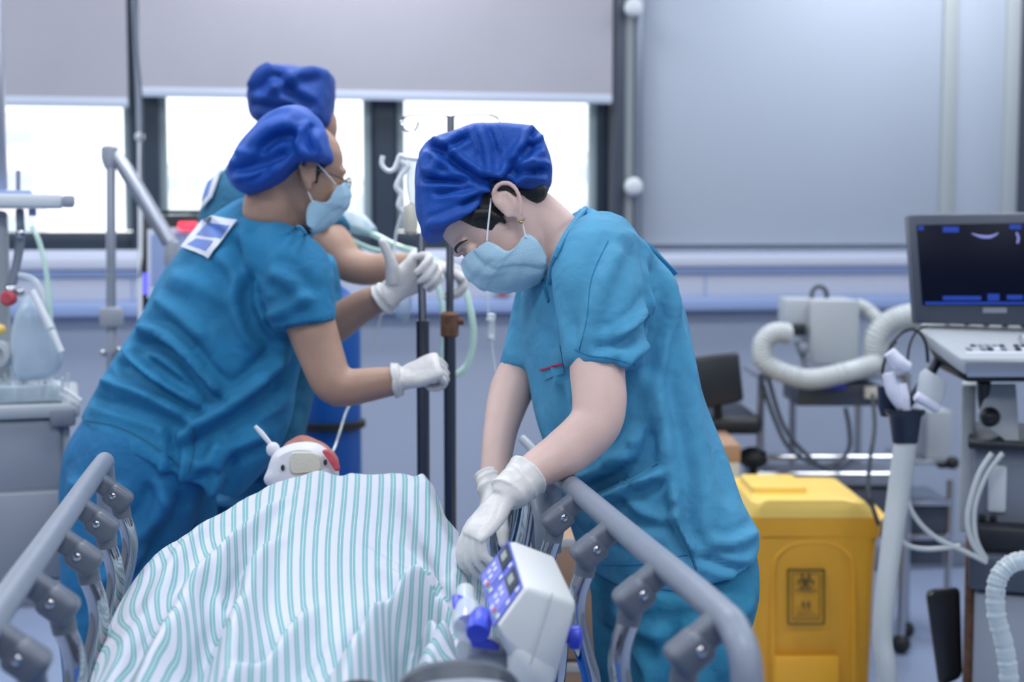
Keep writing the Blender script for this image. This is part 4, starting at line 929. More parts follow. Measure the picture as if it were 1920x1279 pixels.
# hanging infusion hook, line and bag left of the front cap
t = thing('infusion_set', 'clear infusion line and drip bag on a white hook left of the front nurse\'s cap', 'infusion set', P(745, 500, 3.1))
dd = 3.1
MB().tube([P(718, 292, dd), P(716, 308, dd), P(726, 320, dd), P(738, 318, dd), P(745, 304, dd), P(750, 292, dd), P(762, 296, dd), P(785, 298, dd)], .0055, 12, smooth=5).obj('hook', 'white_tube', t)
MB().tube([P(752, 302, dd), P(764, 312, dd), P(752, 330, dd), P(744, 350, dd), P(752, 365, dd), P(748, 385, dd), P(756, 398, dd)], [.006, .007, .006, .007, .006, .007, .004], 10, smooth=5).obj('coiled_line', 'white_tube', t)
MB().tube([P(756, 395, dd), P(744, 430, dd), P(738, 480, dd), P(730, 540, dd), P(712, 600, dd), P(705, 650, dd)], .0034, 8, smooth=5).obj('drip_line', 'clear', t)
MB().inflate(curve([P(x, y, dd+.02) for x, y in ((766, 300), (788, 300), (792, 350), (786, 385), (770, 385), (762, 350))], 4, True), FW, .012, .5, 6).obj('drip_bag', 'bag', t)
MB().lathe(P(770, 440, dd+.02), UP, [(.003, 0), (.014, .006), (.0165, .02), (.0165, .055), (.010, .065), (.004, .07)]).obj('vial', 'gauze', t)
t = thing('infusion_line', 'clear infusion line with two drip chambers hanging from the drip stand hook', 'infusion line', P(920, 610, 3.12))
MB().tube([P(918, 238, 3.12), P(916, 400, 3.12), P(913, 520, 3.12), P(916, 590, 3.12)], .002, 6, smooth=4).tube([P(921, 640, 3.12), P(928, 690, 3.12), P(935, 760, 3.12), P(925, 850, 3.12)], .002, 6, smooth=4).obj('line', 'clear', t)
MB().lathe(P(921, 640, 3.12), UP, [(.003, 0), (.008, .006), (.008, .045), (.010, .05), (.010, .058), (.002, .062)]).obj('drip_chamber', 'clear', t)
for y in (600, 634): MB().sphere(P(918 if y == 600 else 921, y, 3.12), .008, 12).obj('connector', 'white_tube', t)
t = thing('breathing_tube', 'pale green breathing tubes looping behind the gloved hands', 'tube', P(840, 700, 3.3))
MB().tube([P(650, 425, 3.5), P(700, 440, 3.45), P(745, 462, 3.4), P(800, 480, 3.35), P(860, 520, 3.3), P(884, 590, 3.28), P(886, 650, 3.28), P(872, 690, 3.28), P(850, 706, 3.28)], .008, 10, smooth=6).obj('tube', 'green_tube', t)
MB().tube([P(640, 440, 3.5), P(690, 465, 3.45), P(740, 478, 3.4), P(790, 500, 3.35), P(828, 560, 3.32), P(830, 700, 3.3)], .007, 10, smooth=6).obj('tube', 'green_tube', t)
MB().tube([P(640, 412, 3.55), P(670, 418, 3.5), P(700, 436, 3.45)], [.02, .028, .012], 12, smooth=5).obj('mask_cup', 'bag', t)
MB().inflate(curve([P(x, y, 3.16) for x, y in ((745, 570), (768, 552), (772, 575), (762, 605), (745, 600))], 4, True), FW, .012, .5, 6).obj('glove_bag', 'bag', t)
t = tag(MB().tube([P(664, 745, 2.95), P(650, 770, 2.9), P(640, 800, 2.85), P(628, 838, 2.7), P(620, 850, 2.62)], .0032, 8, smooth=6).obj('oxygen_line', 'clear'), 'thin clear line running down to the manikin\'s head', 'tube')
# ------------------------------------------------------------------ blue gas cylinder
c = P(615, 700, 4.0); cb = V((c.x, c.y, 0)); Rr = .092
zc = P(615, 545, 4.0).z
t = thing('gas_cylinder', 'blue gas cylinder with a black band standing behind the leaning nurse', 'cylinder', cb)
MB().lathe(cb, (0, 0, 1), [(Rr-.01, 0), (Rr, .015), (Rr, zc-.06), (Rr*.92, zc-.03), (Rr*.7, zc), (Rr*.4, zc+.02), (.03, zc+.04)], 36).obj('bottle', 'bottle_blue', t)
zb = P(615, 795, 4.0).z
MB().lathe(cb+V((0, 0, zb-.012)), (0, 0, 1), [(Rr, 0), (Rr+.012, .003), (Rr+.012, .021), (Rr, .024)], 36).obj('band', 'rubber', t)
MB().lathe(cb+V((0, 0, zc+.02)), (0, 0, 1), [(.026, 0), (.026, .03), (.018, .04), (.018, .06), (.03, .062), (.03, .075), (.01, .08)], 20).obj('valve', 'steel', t)
MB().lathe(cb+V((0, 0, .0)), (0, 0, 1), [(.13, 0), (.13, .03), (.10, .04)], 30).obj('stand_ring', 'mid_grey', t)
# ================================================================== monitor on stand (left of the nurses)
t0 = P(300, 500, 4.1); 
t = thing('patient_monitor', 'white patient monitor with red alarm lamp behind the leaning nurse', 'monitor', V((t0.x, t0.y, 0)))
q = [P(267, 412, 4.1), P(275, 405, 4.1), P(372, 402, 4.1), P(372, 560, 4.1), P(266, 600, 4.1)]
MB().prism(q, FW*.09, .004).obj('casing', 'black_plastic', t)
MB().prism([P(276, 430, 4.094), P(360, 424, 4.094), P(360, 540, 4.094), P(276, 560, 4.094)], FW*.006).obj('screen_surround', 'card_white', t)
MB().prism([P(284, 440, 4.09), P(350, 436, 4.09), P(350, 520, 4.09), P(284, 535, 4.09)], FW*.004).obj('screen', 'panel_blue', t)
MB().prism([P(268, 512, 4.088), P(276, 512, 4.088), P(276, 552, 4.088), P(268, 552, 4.088)], FW*.004).obj('side_lamp', 'blue_lamp', t)
MB().box(P(352, 423, 4.08), (.055, .02, .022), bev=.006).obj('alarm_lamp', 'red_lamp', t)
MB().tube([P(290, 398, 4.12), P(390, 398, 4.12)], .006, 8).tube([P(290, 398, 4.12), P(286, 410, 4.13)], .006, 8).obj('handle', 'black_plastic', t)
MB().tube([V((t0.x, t0.y+.06, .05)), V((t0.x, t0.y+.06, P(300, 560, 4.1).z))], .02, 12).box((t0.x, t0.y+.06, .03), (.3, .25, .05), bev=.02).obj('stand', 'grey_plastic', t)
# articulated arm
d = 3.85; b0 = P(208, 600, d)
t = thing('articulated_arm', 'grey folding arm with slanting strut left of the leaning nurse', 'support arm', V((b0.x, b0.y, 0)))
MB().tube([P(208, 300, d), P(208, 588, d)], .013, 14).obj('mast', 'aluminium', t)
MB().lathe(P(206, 310, d), UP, [(.014, -.01), (.02, .005), (.024, .02), (.024, .046), (.018, .052)]).obj('joint', 'grey_plastic', t)
MB().tube([P(214, 288, d), P(235, 318, d), P(270, 375, d), P(318, 455, d)], [.015, .021, .0215, .021], 14, smooth=4).obj('strut', 'aluminium', t)
MB().lathe(P(322, 500, d), UP, [(.018, 0), (.021, .01), (.022, .04), (.02, .065), (.01, .075)]).obj('end_joint', 'grey_plastic', t)
MB().tube([P(322, 500, d), P(326, 560, d+.02)], .012, 12).obj('end_rod', 'aluminium', t)
MB().box(P(209, 595, d), (.06, .05, .055), bev=.01).tube([P(209, 600, d), P(209, 665, d)], .013, 12).obj('clamp_block', 'grey_plastic', t)
k = MB().tube([P(195, 662, d), P(222, 660, d)], .006, 10).sphere(P(194, 662, d), .010, 12).sphere(P(222, 656, d), .009, 12).sphere(P(214, 680, d), .008, 12).obj('clamp_knob', 'chrome', t)
MB().tube([P(209, 660, d), V((b0.x, b0.y, .04))], .014, 12).box((b0.x, b0.y, .03), (.3, .3, .05), bev=.02).obj('base_pole', 'aluminium', t)
# ================================================================== anaesthesia machine, far left
d = 3.3
cb_ = P(20, 900, d)
t = thing('anaesthesia_cabinet', 'grey drawer cabinet with pale worktop at the left edge', 'cabinet', V((cb_.x-.1, cb_.y, 0)))
zt_ = P(60, 758, d).z; xr = P(138, 780, d); xl = P(-160, 780, d)
rotc = Matrix.Rotation(-YAW, 3, 'Z'); mid = P(-10, 780, d)
def cbox(mb, px0, px1, y0, y1, d0, dep, bev=.004):
    if px1 < 180 or px0 > 1790:          # units at the sides stand turned towards the stretcher
        al = px1 if px1 < 180 else px0; A_ = P(al, y0, d0); B2_ = P(al, y1, d0); wdt = (P(px1, y0, d0)-P(px0, y0, d0)).length
        r_ = ray(118 if al < 180 else 1824, 430); fw = V((r_.x, r_.y, 0)).normalized(); rt = V((fw.y, -fw.x, 0))
        c = (A_+B2_)/2+fw*dep/2+rt*(wdt/2*(-1 if al < 180 else 1))
        return mb.box(c, (wdt, dep, abs(A_.z-B2_.z)), rot=Matrix.Rotation(-math.atan2(fw.x, fw.y), 3, 'Z'), bev=bev)
    a = P(px0, y0, d0); b = P(px1, y1, d0); c = (a+b)/2; wdt = (P(px1, y0, d0)-P(px0, y0, d0)).length; hgt = abs(a.z-b.z)
    fw = V((FW.x, FW.y, 0)).normalized(); return mb.box(c+fw*dep/2, (wdt, dep, hgt), rot=rotc, bev=bev)
zflr = lambda d0: 639.5+ (0) 
cbox(MB(), -170, 118, 784, 1092, d, .45, .006).obj('body', 'grey_plastic', t)
cbox(MB(), -170, -40, 1090, 1530, d+.05, .35, .006).obj('pedestal', 'mid_grey', t)
cbox(MB(), -180, 150, 757, 783, d-.02, .5, .008).obj('worktop', 'pale_grey', t)
cbox(MB(), 96, 142, 766, 800, d-.03, .06, .008).obj('worktop_corner', 'mid_grey', t)
cbox(MB(), 118, 134, 784, 1088, d+.02, .40, .004).obj('side_post', 'pale_grey', t)
for k_, (y0, y1) in enumerate(((792, 915), (921, 1084))):
    dr = cbox(MB(), -165, 112, y0, y1, d-.012, .02, .004).obj('drawer', 'grey_plastic', t)
    cbox(MB(), -100, 40, y0+6, y0+14, d-.03, .02, .003).obj('drawer_handle', 'aluminium', dr)
t = thing('anaesthesia_column', 'pale column with equipment tray at the left edge of the photo', 'medical column', V((P(0, 700, d+.1).x, P(0, 700, d+.1).y, P(0, 757, d).z+.004)))
cbox(MB(), -60, 17, 395, 755, d+.06, .10, .01).obj('column', 'pale_grey', t)
cbox(MB(), -40, 8, -60, 360, d+.1, .06, .01).obj('upper_column', 'aluminium', t)
cbox(MB(), -160, 118, 364, 389, d, .30, .006).obj('tray', 'white_plastic', t)
cbox(MB(), 118, 138, 366, 387, d, .28, .006).cbox if False else cbox(MB(), 118, 141, 366, 387, d, .28, .006).obj('tray_end', 'grey_plastic', t)
cbox(MB(), -100, 58, 357, 364, d+.02, .2, .002).obj('tray_mat', 'panel_blue', t)
MB().tube([P(34, 358, d+.06), P(34, 320, d+.06)], .0055, 10).obj('tray_pin', 'mid_grey', t)
cbox(MB(), 30, 45, 392, 420, d+.02, .03, .004).tube([P(38, 415, d+.02), P(38, 450, d+.02), P(30, 500, d+.02), P(20, 540, d+.02)], [.009, .011, .010, .012], 10, smooth=5).obj('hanger', 'mid_grey', t)
cbox(MB(), 54, 68, 392, 405, d+.02, .03, .003).obj('blue_clip', 'panel_blue', t)
MB().sphere(P(38, 438, d), .012, 12).sphere(P(20, 545, d), .016, 14).sphere(P(38, 548, d-.01), .010, 12).obj('chrome_valve', 'chrome', t)
MB().lathe(P(20, 560, d-.0), -FW, [(.016, 0), (.018, .02), (.012, .03)]).obj('red_valve', 'red_paint', t)
MB().lathe(P(4, 665, d), -FW, [(.032, 0), (.034, .02), (.03, .04), (.018, .042), (.014, .03), (.002, .03)]).obj('round_port', 'pale_grey', t)
MB().lathe(P(2, 618, d), -FW, [(.012, 0), (.013, .02), (.008, .03)]).obj('yellow_port', 'yellow_lid', t)
MB().tube([P(60, 425, d-.02), P(72, 450, d-.02), P(85, 500, d-.02), P(92, 560, d-.02), P(97, 640, d-.02)], .006, 10, smooth=5).obj('green_hose', 'green_tube', t)
MB().tube([P(35, 515, d-.02), P(60, 522, d-.02), P(78, 545, d-.02), P(92, 590, d-.02)], .006, 10, smooth=5).obj('clear_hose', 'clear', t)
MB().tube([P(60, 545, d-.05), P(95, 615, d-.05)], .0085, 12).tube([P(97, 620, d-.05), P(115, 660, d-.05)], .0075, 12).obj('glass_rod', 'white_tube', t)
MB().inflate(curve([P(x, y, d-.0) for x, y in ((40, 565), (75, 560), (100, 610), (116, 665), (105, 700), (70, 712), (30, 708), (22, 640))], 4, True), FW, .045, .5, 8).obj('breathing_bag', 'bag', t)
t = thing('wire_basket', 'clear plastic basket with crinkled wrapping on the left worktop', 'basket', P(60, 757, d-.0)+V((0, 0, .003)))
bk = MB()
for k_ in range(26):
    x = -60+k_*7.3; y = 708+8*math.sin(k_*1.7)
    bk.tube([P(x, 752, d+.01*math.sin(k_)), P(x+3*math.sin(k_*2.1), 730, d+.015*math.cos(k_*1.3)), P(x+5*math.cos(k_), y, d)], [.004, .006, .003], 6, smooth=3)
bk.obj('wrapping', 'clear', t)['kind'] = 'stuff'
cbox(MB(), -80, 118, 722, 753, d-.01, .12, .006).obj('basket_body', 'bag', t)
MB().tube([P(118, 728, d-.02), P(152, 752, d-.02)], .005, 8).tube([P(112, 738, d-.02), P(140, 756, d-.02)], .004, 8).obj('basket_handle', 'white_plastic', t)
# ================================================================== yellow clinical waste bin
d = 3.75
fwh = V((FW.x, FW.y, 0)).normalized()
bc = P(1528, 1100, d); t = thing('waste_bin', 'tall yellow clinical waste bin with black printed emblem', 'bin', V((bc.x, bc.y, 0)))
def ring_(px0, px1, y, dep, d0=d, r=.03, n=6):
    a = P(px0, y, d0); b = P(px1, y, d0); out = []; z = a.z
    A2 = V((a.x, a.y, z)); B2 = V((b.x, b.y, z)); u = (B2-A2).normalized(); L = (B2-A2).length; cs = [(r, r, math.pi), (L-r, r, -math.pi/2), (L-r, dep-r, 0), (r, dep-r, math.pi/2)]
    for cx, cy, a0 in cs:
        for k in range(n+1):
            an = a0+k*math.pi/2/n; out.append(A2+u*(cx+r*math.cos(an))+fwh*(cy+r*math.sin(an)))
    return out
def gz(px0, px1, z, dep, **k):     # same, at height z
    y = 1000; a = P(px0, y, d); yy = y
    rr = ring_(px0, px1, y, dep, **k); return [V((p.x, p.y, z)) for p in rr]
zl = P(1500, 985, d).z
MB().rings([gz(1430, 1632, 0.01, .36), gz(1425, 1636, .04, .37), gz(1412, 1646, zl-.09, .40), gz(1408, 1650, zl-.03, .41)]).obj('tub', 'yellow_bin', t)
MB().rings([gz(1403, 1655, zl-.035, .425), gz(1402, 1657, zl-.005, .43), gz(1404, 1653, zl+.012, .43), gz(1404, 1650, zl+.02, .42)]).obj('rim', 'yellow_bin', t)
lid = MB().rings([gz(1404, 1645, zl+.018, .42), gz(1406, 1640, zl+.035, .42), gz(1412, 1626, zl+.058, .40), gz(1424, 1600, zl+.066, .34)]).obj('lid', 'yellow_lid', t)
MB().rings([[p+fwh*.10 for p in gz(1420, 1530, zl+.05, .22, r=.015)], [p+fwh*.10 for p in gz(1422, 1526, zl+.082, .21, r=.015)]]).obj('lid_flap', 'yellow_lid', lid)
MB().hull([P(1640, 945, d+.2), P(1662, 968, d+.1), P(1640, 985, d+.1), P(1635, 950, d+.4), P(1655, 985, d+.3), P(1640, 990, d+.3)], bev=.003).obj('lid_hinge', 'yellow_lid', lid)
fd = d-.001
def fbox(px0, px1, y0, y1, l, th, name, m, par, bev=.001):
    mb = MB(); cbox(mb, px0, px1, y0, y1, fd-l, th, bev); return mb.obj(name, m, par)
# moulded relief and print on the front face
pr = [P(x, y, fd+.006) for x, y in ((1450, 1279), (1450, 1080), (1465, 1035), (1500, 1018), (1550, 1018), (1585, 1035), (1600, 1080), (1600, 1279))]
MB().tube(pr, .004, 8, smooth=3).obj('front_moulding', 'yellow_bin', t)
MB().prism([P(1452, 1230, fd+.006), P(1572, 1230, fd+.006), P(1572, 1420, fd+.006), P(1452, 1420, fd+.006)], -fwh*.006, .002).obj('pedal_panel', 'yellow_bin', t)
def zy(y): return P(1510, y, d).z
lb = MB()
def fr(mb, x0, x1, y0, y1, th):
    pts = [P(x0, y0, fd-.001), P(x1, y0, fd-.001), P(x1, y1, fd-.001), P(x0, y1, fd-.001), P(x0, y0, fd-.001)]
    for a, b in zip(pts, pts[1:]): mb.tube([a, b], th, 6)
fr(lb, 1478, 1545, 1068, 1170, .0028); fr(lb, 1486, 1537, 1076, 1162, .0012)
c = P(1511, 1090, fd-.002)
for k in range(3):       # three-lobed hazard emblem
    an = math.pi/2+k*2*math.pi/3; cc = c+RT*(.013*math.cos(an))+UP*(.013*math.sin(an))
    lb.tube([cc+RT*(.010*math.cos(x))+UP*(.010*math.sin(x)) for x in [an+.6+j*.28 for j in range(19)]], .0024, 6)
lb.lathe(c+FW*.002, -FW, [(.006, 0), (.006, .002), (.001, .002)], 12)
for y, x0, x1, th in ((1106, 1492, 1530, .0024), (1148, 1496, 1527, .0018), (1153, 1493, 1530, .0014), (1157, 1490, 1532, .0012)):
    x = x0
    while x < x1: lb.tube([P(x, y, fd-.001), P(x+3.2, y, fd-.001)], th, 5); x += 5.2
for x0 in (1503, 1513):
    for k in range(3): lb.tube([P(x0, 1130+k*4, fd-.001), P(x0+7, 1130+k*4, fd-.001)], .0016, 5)
    lb.tube([P(x0+3.5, 1128, fd-.001), P(x0+3.5, 1140, fd-.001)], .0016, 5)
lb.obj('printed_label', 'bin_print', t)
# lid print
MB().box(P(1495, 938, d+.12), (.11, .03, .002), rot=rotc).obj('lid_print', 'yellow_bin', lid) if False else None
# ================================================================== cardboard cartons, black chair back
t = thing('carton', 'brown and white cardboard carton behind the nurse in front', 'box', V((P(1375, 900, 4.2).x, P(1375, 900, 4.2).y+.1, 0)))
zc1 = P(1375, 838, 4.2).z
a = P(1322, 838, 4.2)
MB().box((a.x+.03, a.y+.16, zc1/2), (.20, .32, zc1), rot=rotc, bev=.004).obj('box_body', 'carton_white', t)
MB().box((a.x+.03, a.y+.16, zc1-.02), (.206, .326, .05), rot=rotc, bev=.003).obj('box_lid', 'cardboard', t)
MB().box((a.x+.03, a.y+.16, zc1*.72), (.204, .324, .03), rot=rotc, bev=.003).obj('tape_band', 'cardboard', t)
t = thing('carton', 'brown cardboard cartons seen between the chrome rail posts', 'box', V((P(1090, 1150, 3.1).x, P(1090, 1150, 3.1).y, 0)))
a = P(1080, 1000, 3.2); dims = (.20, .25)
for k_, (z0, z1) in enumerate(((0, .22), (.225, .44), (.445, P(1090, 985, 3.2).z))):
    MB().box((a.x, a.y, (z0+z1)/2), (dims[0], dims[1], z1-z0), rot=rotc, bev=.004).obj('box_body', 'cardboard', t)
    MB().box((a.x, a.y, z1-.012), (dims[0]+.004, dims[1]+.004, .02), rot=rotc, bev=.002).obj('tape', 'carton_white', t)
d = 4.45; c = P(1350, 720, d)
t = thing('office_chair', 'black office chair with slightly tilted back behind the nurse in front', 'chair', V((c.x, c.y+.2, 0)))
MB().prism([P(1290, 672, d), P(1386, 660, d), P(1396, 752, d), P(1300, 772, d)], FW*.04, .012, 3).obj('backrest', 'black_plastic', t)
zs_ = P(1350, 790, d).z
MB().box((c.x, c.y+.22, zs_-.02), (.36, .38, .06), rot=rotc, bev=.025, seg=4).obj('seat', 'black_plastic', t)
MB().tube([P(1345, 760, d+.03), P(1345, 800, d+.08), V((c.x, c.y+.15, zs_-.04))], .014, 10, smooth=4).obj('back_support', 'rubber', t)
MB().tube([V((c.x, c.y+.22, .09)), V((c.x, c.y+.22, zs_-.04))], .025, 14).obj('gas_lift', 'rubber', t)
for k in range(5):
    an = k*2*math.pi/5; e = V((c.x+.24*math.cos(an), c.y+.22+.24*math.sin(an), .065))
    l = MB().tube([V((c.x, c.y+.22, .12)), e+V((0, 0, .01))], [.018, .012], 8).obj('leg', 'rubber', t)
    MB().tube([e+V((-.015, 0, -.037)), e+V((.015, 0, -.037))], .027, 12).obj('caster', 'black_plastic', l)
d = 4.6; c = P(1412, 858, d)
t = tag(MB().sphere(c, (.05, .05, .035), 16).tube([c, V((c.x, c.y, .02))], .012, 10).lathe((c.x, c.y, 0), (0, 0, 1), [(.12, 0), (.12, .02), (.02, .03)]).obj('foot_stool', 'rubber'), 'small round black stool top behind the yellow bin', 'stool')
# ================================================================== ventilator trolley with corrugated hoses
d = 4.55; c = P(1560, 760, d)
VT = thing('ventilator_trolley', 'pale ventilator on a steel trolley with thick corrugated hoses', 'ventilator', V((c.x, c.y+.1, 0)))
cbox(MB(), 1522, 1612, 562, 686, d, .22, .012).obj('housing', 'pale_grey', VT)
cbox(MB(), 1474, 1524, 560, 628, d+.04, .15, .012).obj('side_unit', 'pale_grey', VT)
cbox(MB(), 1483, 1512, 608, 630, d+.02, .05, .006).obj('connector', 'black_plastic', VT)
MB().tube([P(1522, 560, d+.1), P(1524, 545, d+.1), P(1536, 537, d+.1), P(1548, 545, d+.1), P(1550, 560, d+.1)], .008, 8, smooth=4).obj('handle', 'trim_dark', VT)
MB().tube([P(1495, 640, d), P(1505, 665, d), P(1512, 690, d)], .012, 8).sphere(P(1505, 655, d-.02), .02, 10).obj('manifold', 'mid_grey', VT)
def hose(pts, r, name, par):
    c_ = curve(pts, 26); pp = []; rs = []
    L = 0
    for i, p in enumerate(c_):
        if i: L += (p-c_[i-1]).length
        pp.append(p); rs.append(r*(1+.07*math.sin(L/.011*2*math.pi)))
    return MB().tube(pp, rs, 14).obj(name, 'hose', par)
hose([P(1478, 626, d-.03), P(1450, 625, d-.05), P(1430, 645, d-.06), P(1434, 678, d-.07), P(1470, 700, d-.08), P(1520, 711, d-.08), P(1580, 700, d-.06), P(1645, 682, d-.02)], .032, 'corrugated_hose', VT)
hose([P(1606, 572, d+.05), P(1625, 580, d+.05), P(1650, 602, d+.03)], .022, 'corrugated_hose', VT)
hose([P(1640, 668, d+.02), P(1645, 630, d), P(1668, 605, d), P(1710, 592, d), P(1760, 600, d+.02)], .038, 'corrugated_hose', VT)
cbox(MB(), 1495, 1655, 722, 762, d, .25, .008).obj('shelf_unit', 'trim_dark', VT)
cbox(MB(), 1548, 1586, 715, 731, d-.02, .02, .004).obj('blue_knob', 'blue_plastic', VT)
cbox(MB(), 1622, 1646, 725, 748, d-.02, .02, .004).obj('beige_plug', 'gauze', VT)
cbox(MB(), 1420, 1700, 700, 712, d+.03, .28, .004).obj('shelf', 'aluminium', VT)
for px, dd_ in ((1427, 0), (1487, .28), (1610, .28), (1700, 0)):
    a = P(px, 700, d+dd_+.02); MB().tube([a, V((a.x, a.y, .05))], .013, 10).obj('leg', 'steel', VT)
    MB().sphere(V((a.x, a.y, .032)), .032, 12).obj('caster', 'rubber', VT)
for py in (858, 890): MB().tube([P(1420, py, d+.03), P(1705, py, d+.03)], .011, 10).obj('cross_bar', 'steel', VT)
cbox(MB(), 1420, 1710, 895, 912, d+.02, .28, .004).obj('lower_shelf', 'mid_grey', VT)
for pts in ([(1430, 720), (1450, 780), (1480, 840), (1530, 870), (1570, 868), (1592, 840), (1592, 800), (1585, 765)], [(1438, 700), (1470, 800), (1520, 860), (1560, 880), (1600, 862)]):
    MB().tube([P(x, y, d-.03) for x, y in pts], .0075, 8, smooth=6).obj('cable', 'trim_dark', VT)
t = tag(MB().tube([P(x, y, dd_) for x, y, dd_ in ((1636, 740, 4.3), (1640, 800, 4.2), (1632, 860, 4.1), (1628, 915, 3.72), (1636, 950, 3.66), (1648, 985, 3.64))], .006, 8, smooth=6).obj('power_cable', 'black_plastic'), 'black cable hanging down over the corner of the yellow bin', 'cable')
cbox(MB(), 1440, 1690, 916, 1010, d+.04, .25, .01).obj('lower_case', 'trim_dark', VT)
TR = thing('supply_trolley', 'steel supply trolley with dark cases standing against the wall behind the pale hose', 'trolley', V((P(1750, 900, 4.75).x, P(1750, 900, 4.75).y, 0)))
for py in (864, 940, 1004): cbox(MB(), 1700, 1786, py, py+9, 4.75, .28, .003).obj('shelf', 'steel', TR)
cbox(MB(), 1738, 1786, 770, 862, 4.80, .2, .008).obj('side_panel', 'pale_grey', TR)
cbox(MB(), 1706, 1780, 951, 1002, 4.78, .2, .008).obj('dark_case', 'trim_dark', TR)
cbox(MB(), 1706, 1770, 1015, 1060, 4.78, .2, .008).obj('dark_case', 'trim_dark', TR)
MB().sphere(P(1786, 868, 4.70), .022, 12).box(P(1772, 872, 4.72), (.05, .03, .02), bev=.005).obj('brake_knob', 'rubber', TR)
for px in (1704, 1782):
    a = P(px, 900, 4.77); MB().tube([a, V((a.x, a.y, .05))], .012, 10).obj('leg', 'steel', TR); MB().sphere((a.x, a.y, .03), .03, 12).obj('caster', 'rubber', TR)
# ================================================================== ultrasound machine
d = 3.3
US = thing('ultrasound_machine', 'grey ultrasound machine with dark blue screen at the right edge', 'ultrasound machine', V((P(1850, 900, d).x, P(1850, 900, d).y+.15, 0)))
q = [P(1704, 402, d), P(2010, 396, d), P(2010, 612, d), P(1718, 606, d)]
mo = MB().prism(q, FW*.045, .008, 3).obj('monitor', 'trim_dark', US)
MB().prism([P(1719, 422, d-.003), P(1998, 416, d-.003), P(1998, 574, d-.003), P(1730, 572, d-.003)], FW*.006, .001).obj('screen', 'screen', mo)
def sc(x0, x1, y0, y1, m, name='screen_mark'): MB().prism([P(x0, y0, d-.0045), P(x1, y0, d-.0045), P(x1, y1, d-.0045), P(x0, y1, d-.0045)], FW*.001).obj(name, m, mo)
sc(1722, 1732, 424, 432, 'screen_blue'); sc(1768, 1798, 425, 436, 'screen_blue'); sc(1893, 1915, 421, 430, 'screen_blue'); sc(1768, 1840, 555, 563, 'screen_blue'); sc(1852, 1874, 551, 564, 'screen_blue'); sc(1735, 1990, 566, 571, 'screen_blue'); sc(1888, 1918, 553, 562, 'screen_blue')
MB().tube([P(x, y, d-.0045) for x, y in ((1822, 438), (1840, 444), (1858, 444), (1872, 437))], [.001, .0035, .0035, .001], 6, smooth=4).obj('echo_arc', 'screen_pale', mo)
MB().tube([P(x, y, d-.0045) for x, y in ((1906, 436), (1910, 446), (1908, 456))], .003, 6).obj('echo_mark', 'screen_pale', mo)
MB().prism([P(1843, 577, d-.002), P(1888, 577, d-.002), P(1888, 587, d-.002), P(1843, 587, d-.002)], FW*.003).obj('maker_plate', 'aluminium', mo)
# console
con = MB().hull([P(1718, 612, d+.02), P(1728, 606, d+.10), P(2040, 606, d+.10), P(1802, 672, d-.16), P(2040, 672, d-.16), P(1806, 705, d-.15), P(2040, 705, d-.15), P(1725, 640, d+.03), P(2040, 640, d+.1)], bev=.006).obj('console', 'pale_grey', US)
MB().hull([P(1812, 676, d-.165), P(2040, 676, d-.165), P(2040, 708, d-.16), P(1812, 708, d-.16), P(1815, 700, d-.1), P(2040, 700, d-.1)], bev=.004).obj('front_rail', 'aluminium', US)
MB().hull([P(1740, 650, d+.0), P(1800, 706, d-.14), P(2040, 712, d-.14), P(2040, 716, d+.1), P(1760, 690, d+.1), P(1812, 716, d-.12)], bev=.004).obj('console_base', 'black_plastic', US)
A_, B_, C_, D_ = P(1745, 610, d+.085), P(2030, 610, d+.085), P(2030, 668, d-.15), P(1812, 668, d-.15)
def kpq(u, v, l=0): p = A_*(1-u)*(1-v)+B_*u*(1-v)+C_*u*v+D_*(1-u)*v; return p+V((0, 0, l))
def key(u, v, du, dv, m, name='key', par=con, z0=.002, th=.004):
    MB().prism([kpq(u, v, z0), kpq(u+du, v, z0), kpq(u+du, v+dv, z0), kpq(u, v+dv, z0)], (0, 0, th), .0008).obj(name, m, par)
key(.03, .30, .94, .62, 'key_white', 'key_deck', con, -.002, .004)
random.seed(7)
for r_ in range(6):
    for c_2 in range(16):
        if random.random() < .8:
            key(.05+c_2*.057, .33+r_*.095, .044, .068, random.choice(['black_plastic', 'black_plastic', 'key_white', 'mid_grey']), 'key')
for k in range(7): MB().lathe(kpq(.08+k*.13, .14), (0, 0, 1), [(.008, 0), (.008, .010), (.006, .012)], 12).obj('knob', 'mid_grey', con)
MB().tube([P(1845, 716, d), P(1846, 760, d+.02), P(1862, 790, d+.02)], [.016, .014, .018], 12, smooth=3).sphere(P(1856, 782, d), .024, 12).obj('lock_lever', 'black_plastic', US)
MB().hull([P(1858, 720, d), P(1905, 720, d), P(1912, 835, d-.02), P(1900, 838, d-.02), P(1830, 785, d), P(1858, 720, d+.1), P(1905, 835, d+.1), P(1905, 720, d+.1)], bev=.003).obj('neck_cover', 'pale_grey', US)
cbox(MB(), 1800, 1826, 720, 1000, d+.1, .1, .006).obj('side_column', 'pale_grey', US)
cbox(MB(), 1824, 2060, 832, 985, d+.02, .32, .01).obj('upper_body', 'mid_grey', US)
for x in (1852, 1905):
    cbox(MB(), x, x+34, 872, 962, d+.0, .03, .008).obj('gel_bottle', 'white_plastic', US)
for x in (1836, 1856, 1882, 1902): cbox(MB(), x, x+12, 966, 978, d+.008, .02, .002).obj('socket', 'black_plastic', US)
cbox(MB(), 1815, 2060, 826, 842, d-.02, .36, .006).obj('shelf', 'black_plastic', US)
cbox(MB(), 1822, 2060, 985, 1038, d-.03, .4, .01).obj('dark_belt', 'black_plastic', US)
cbox(MB(), 1815, 2060, 1038, 1108, d-.05, .42, .012).obj('belt_band', 'trim_dark', US)
cbox(MB(), 1824, 2060, 1108, 1400, d-.02, .38, .01).obj('lower_body', 'grey_plastic', US)
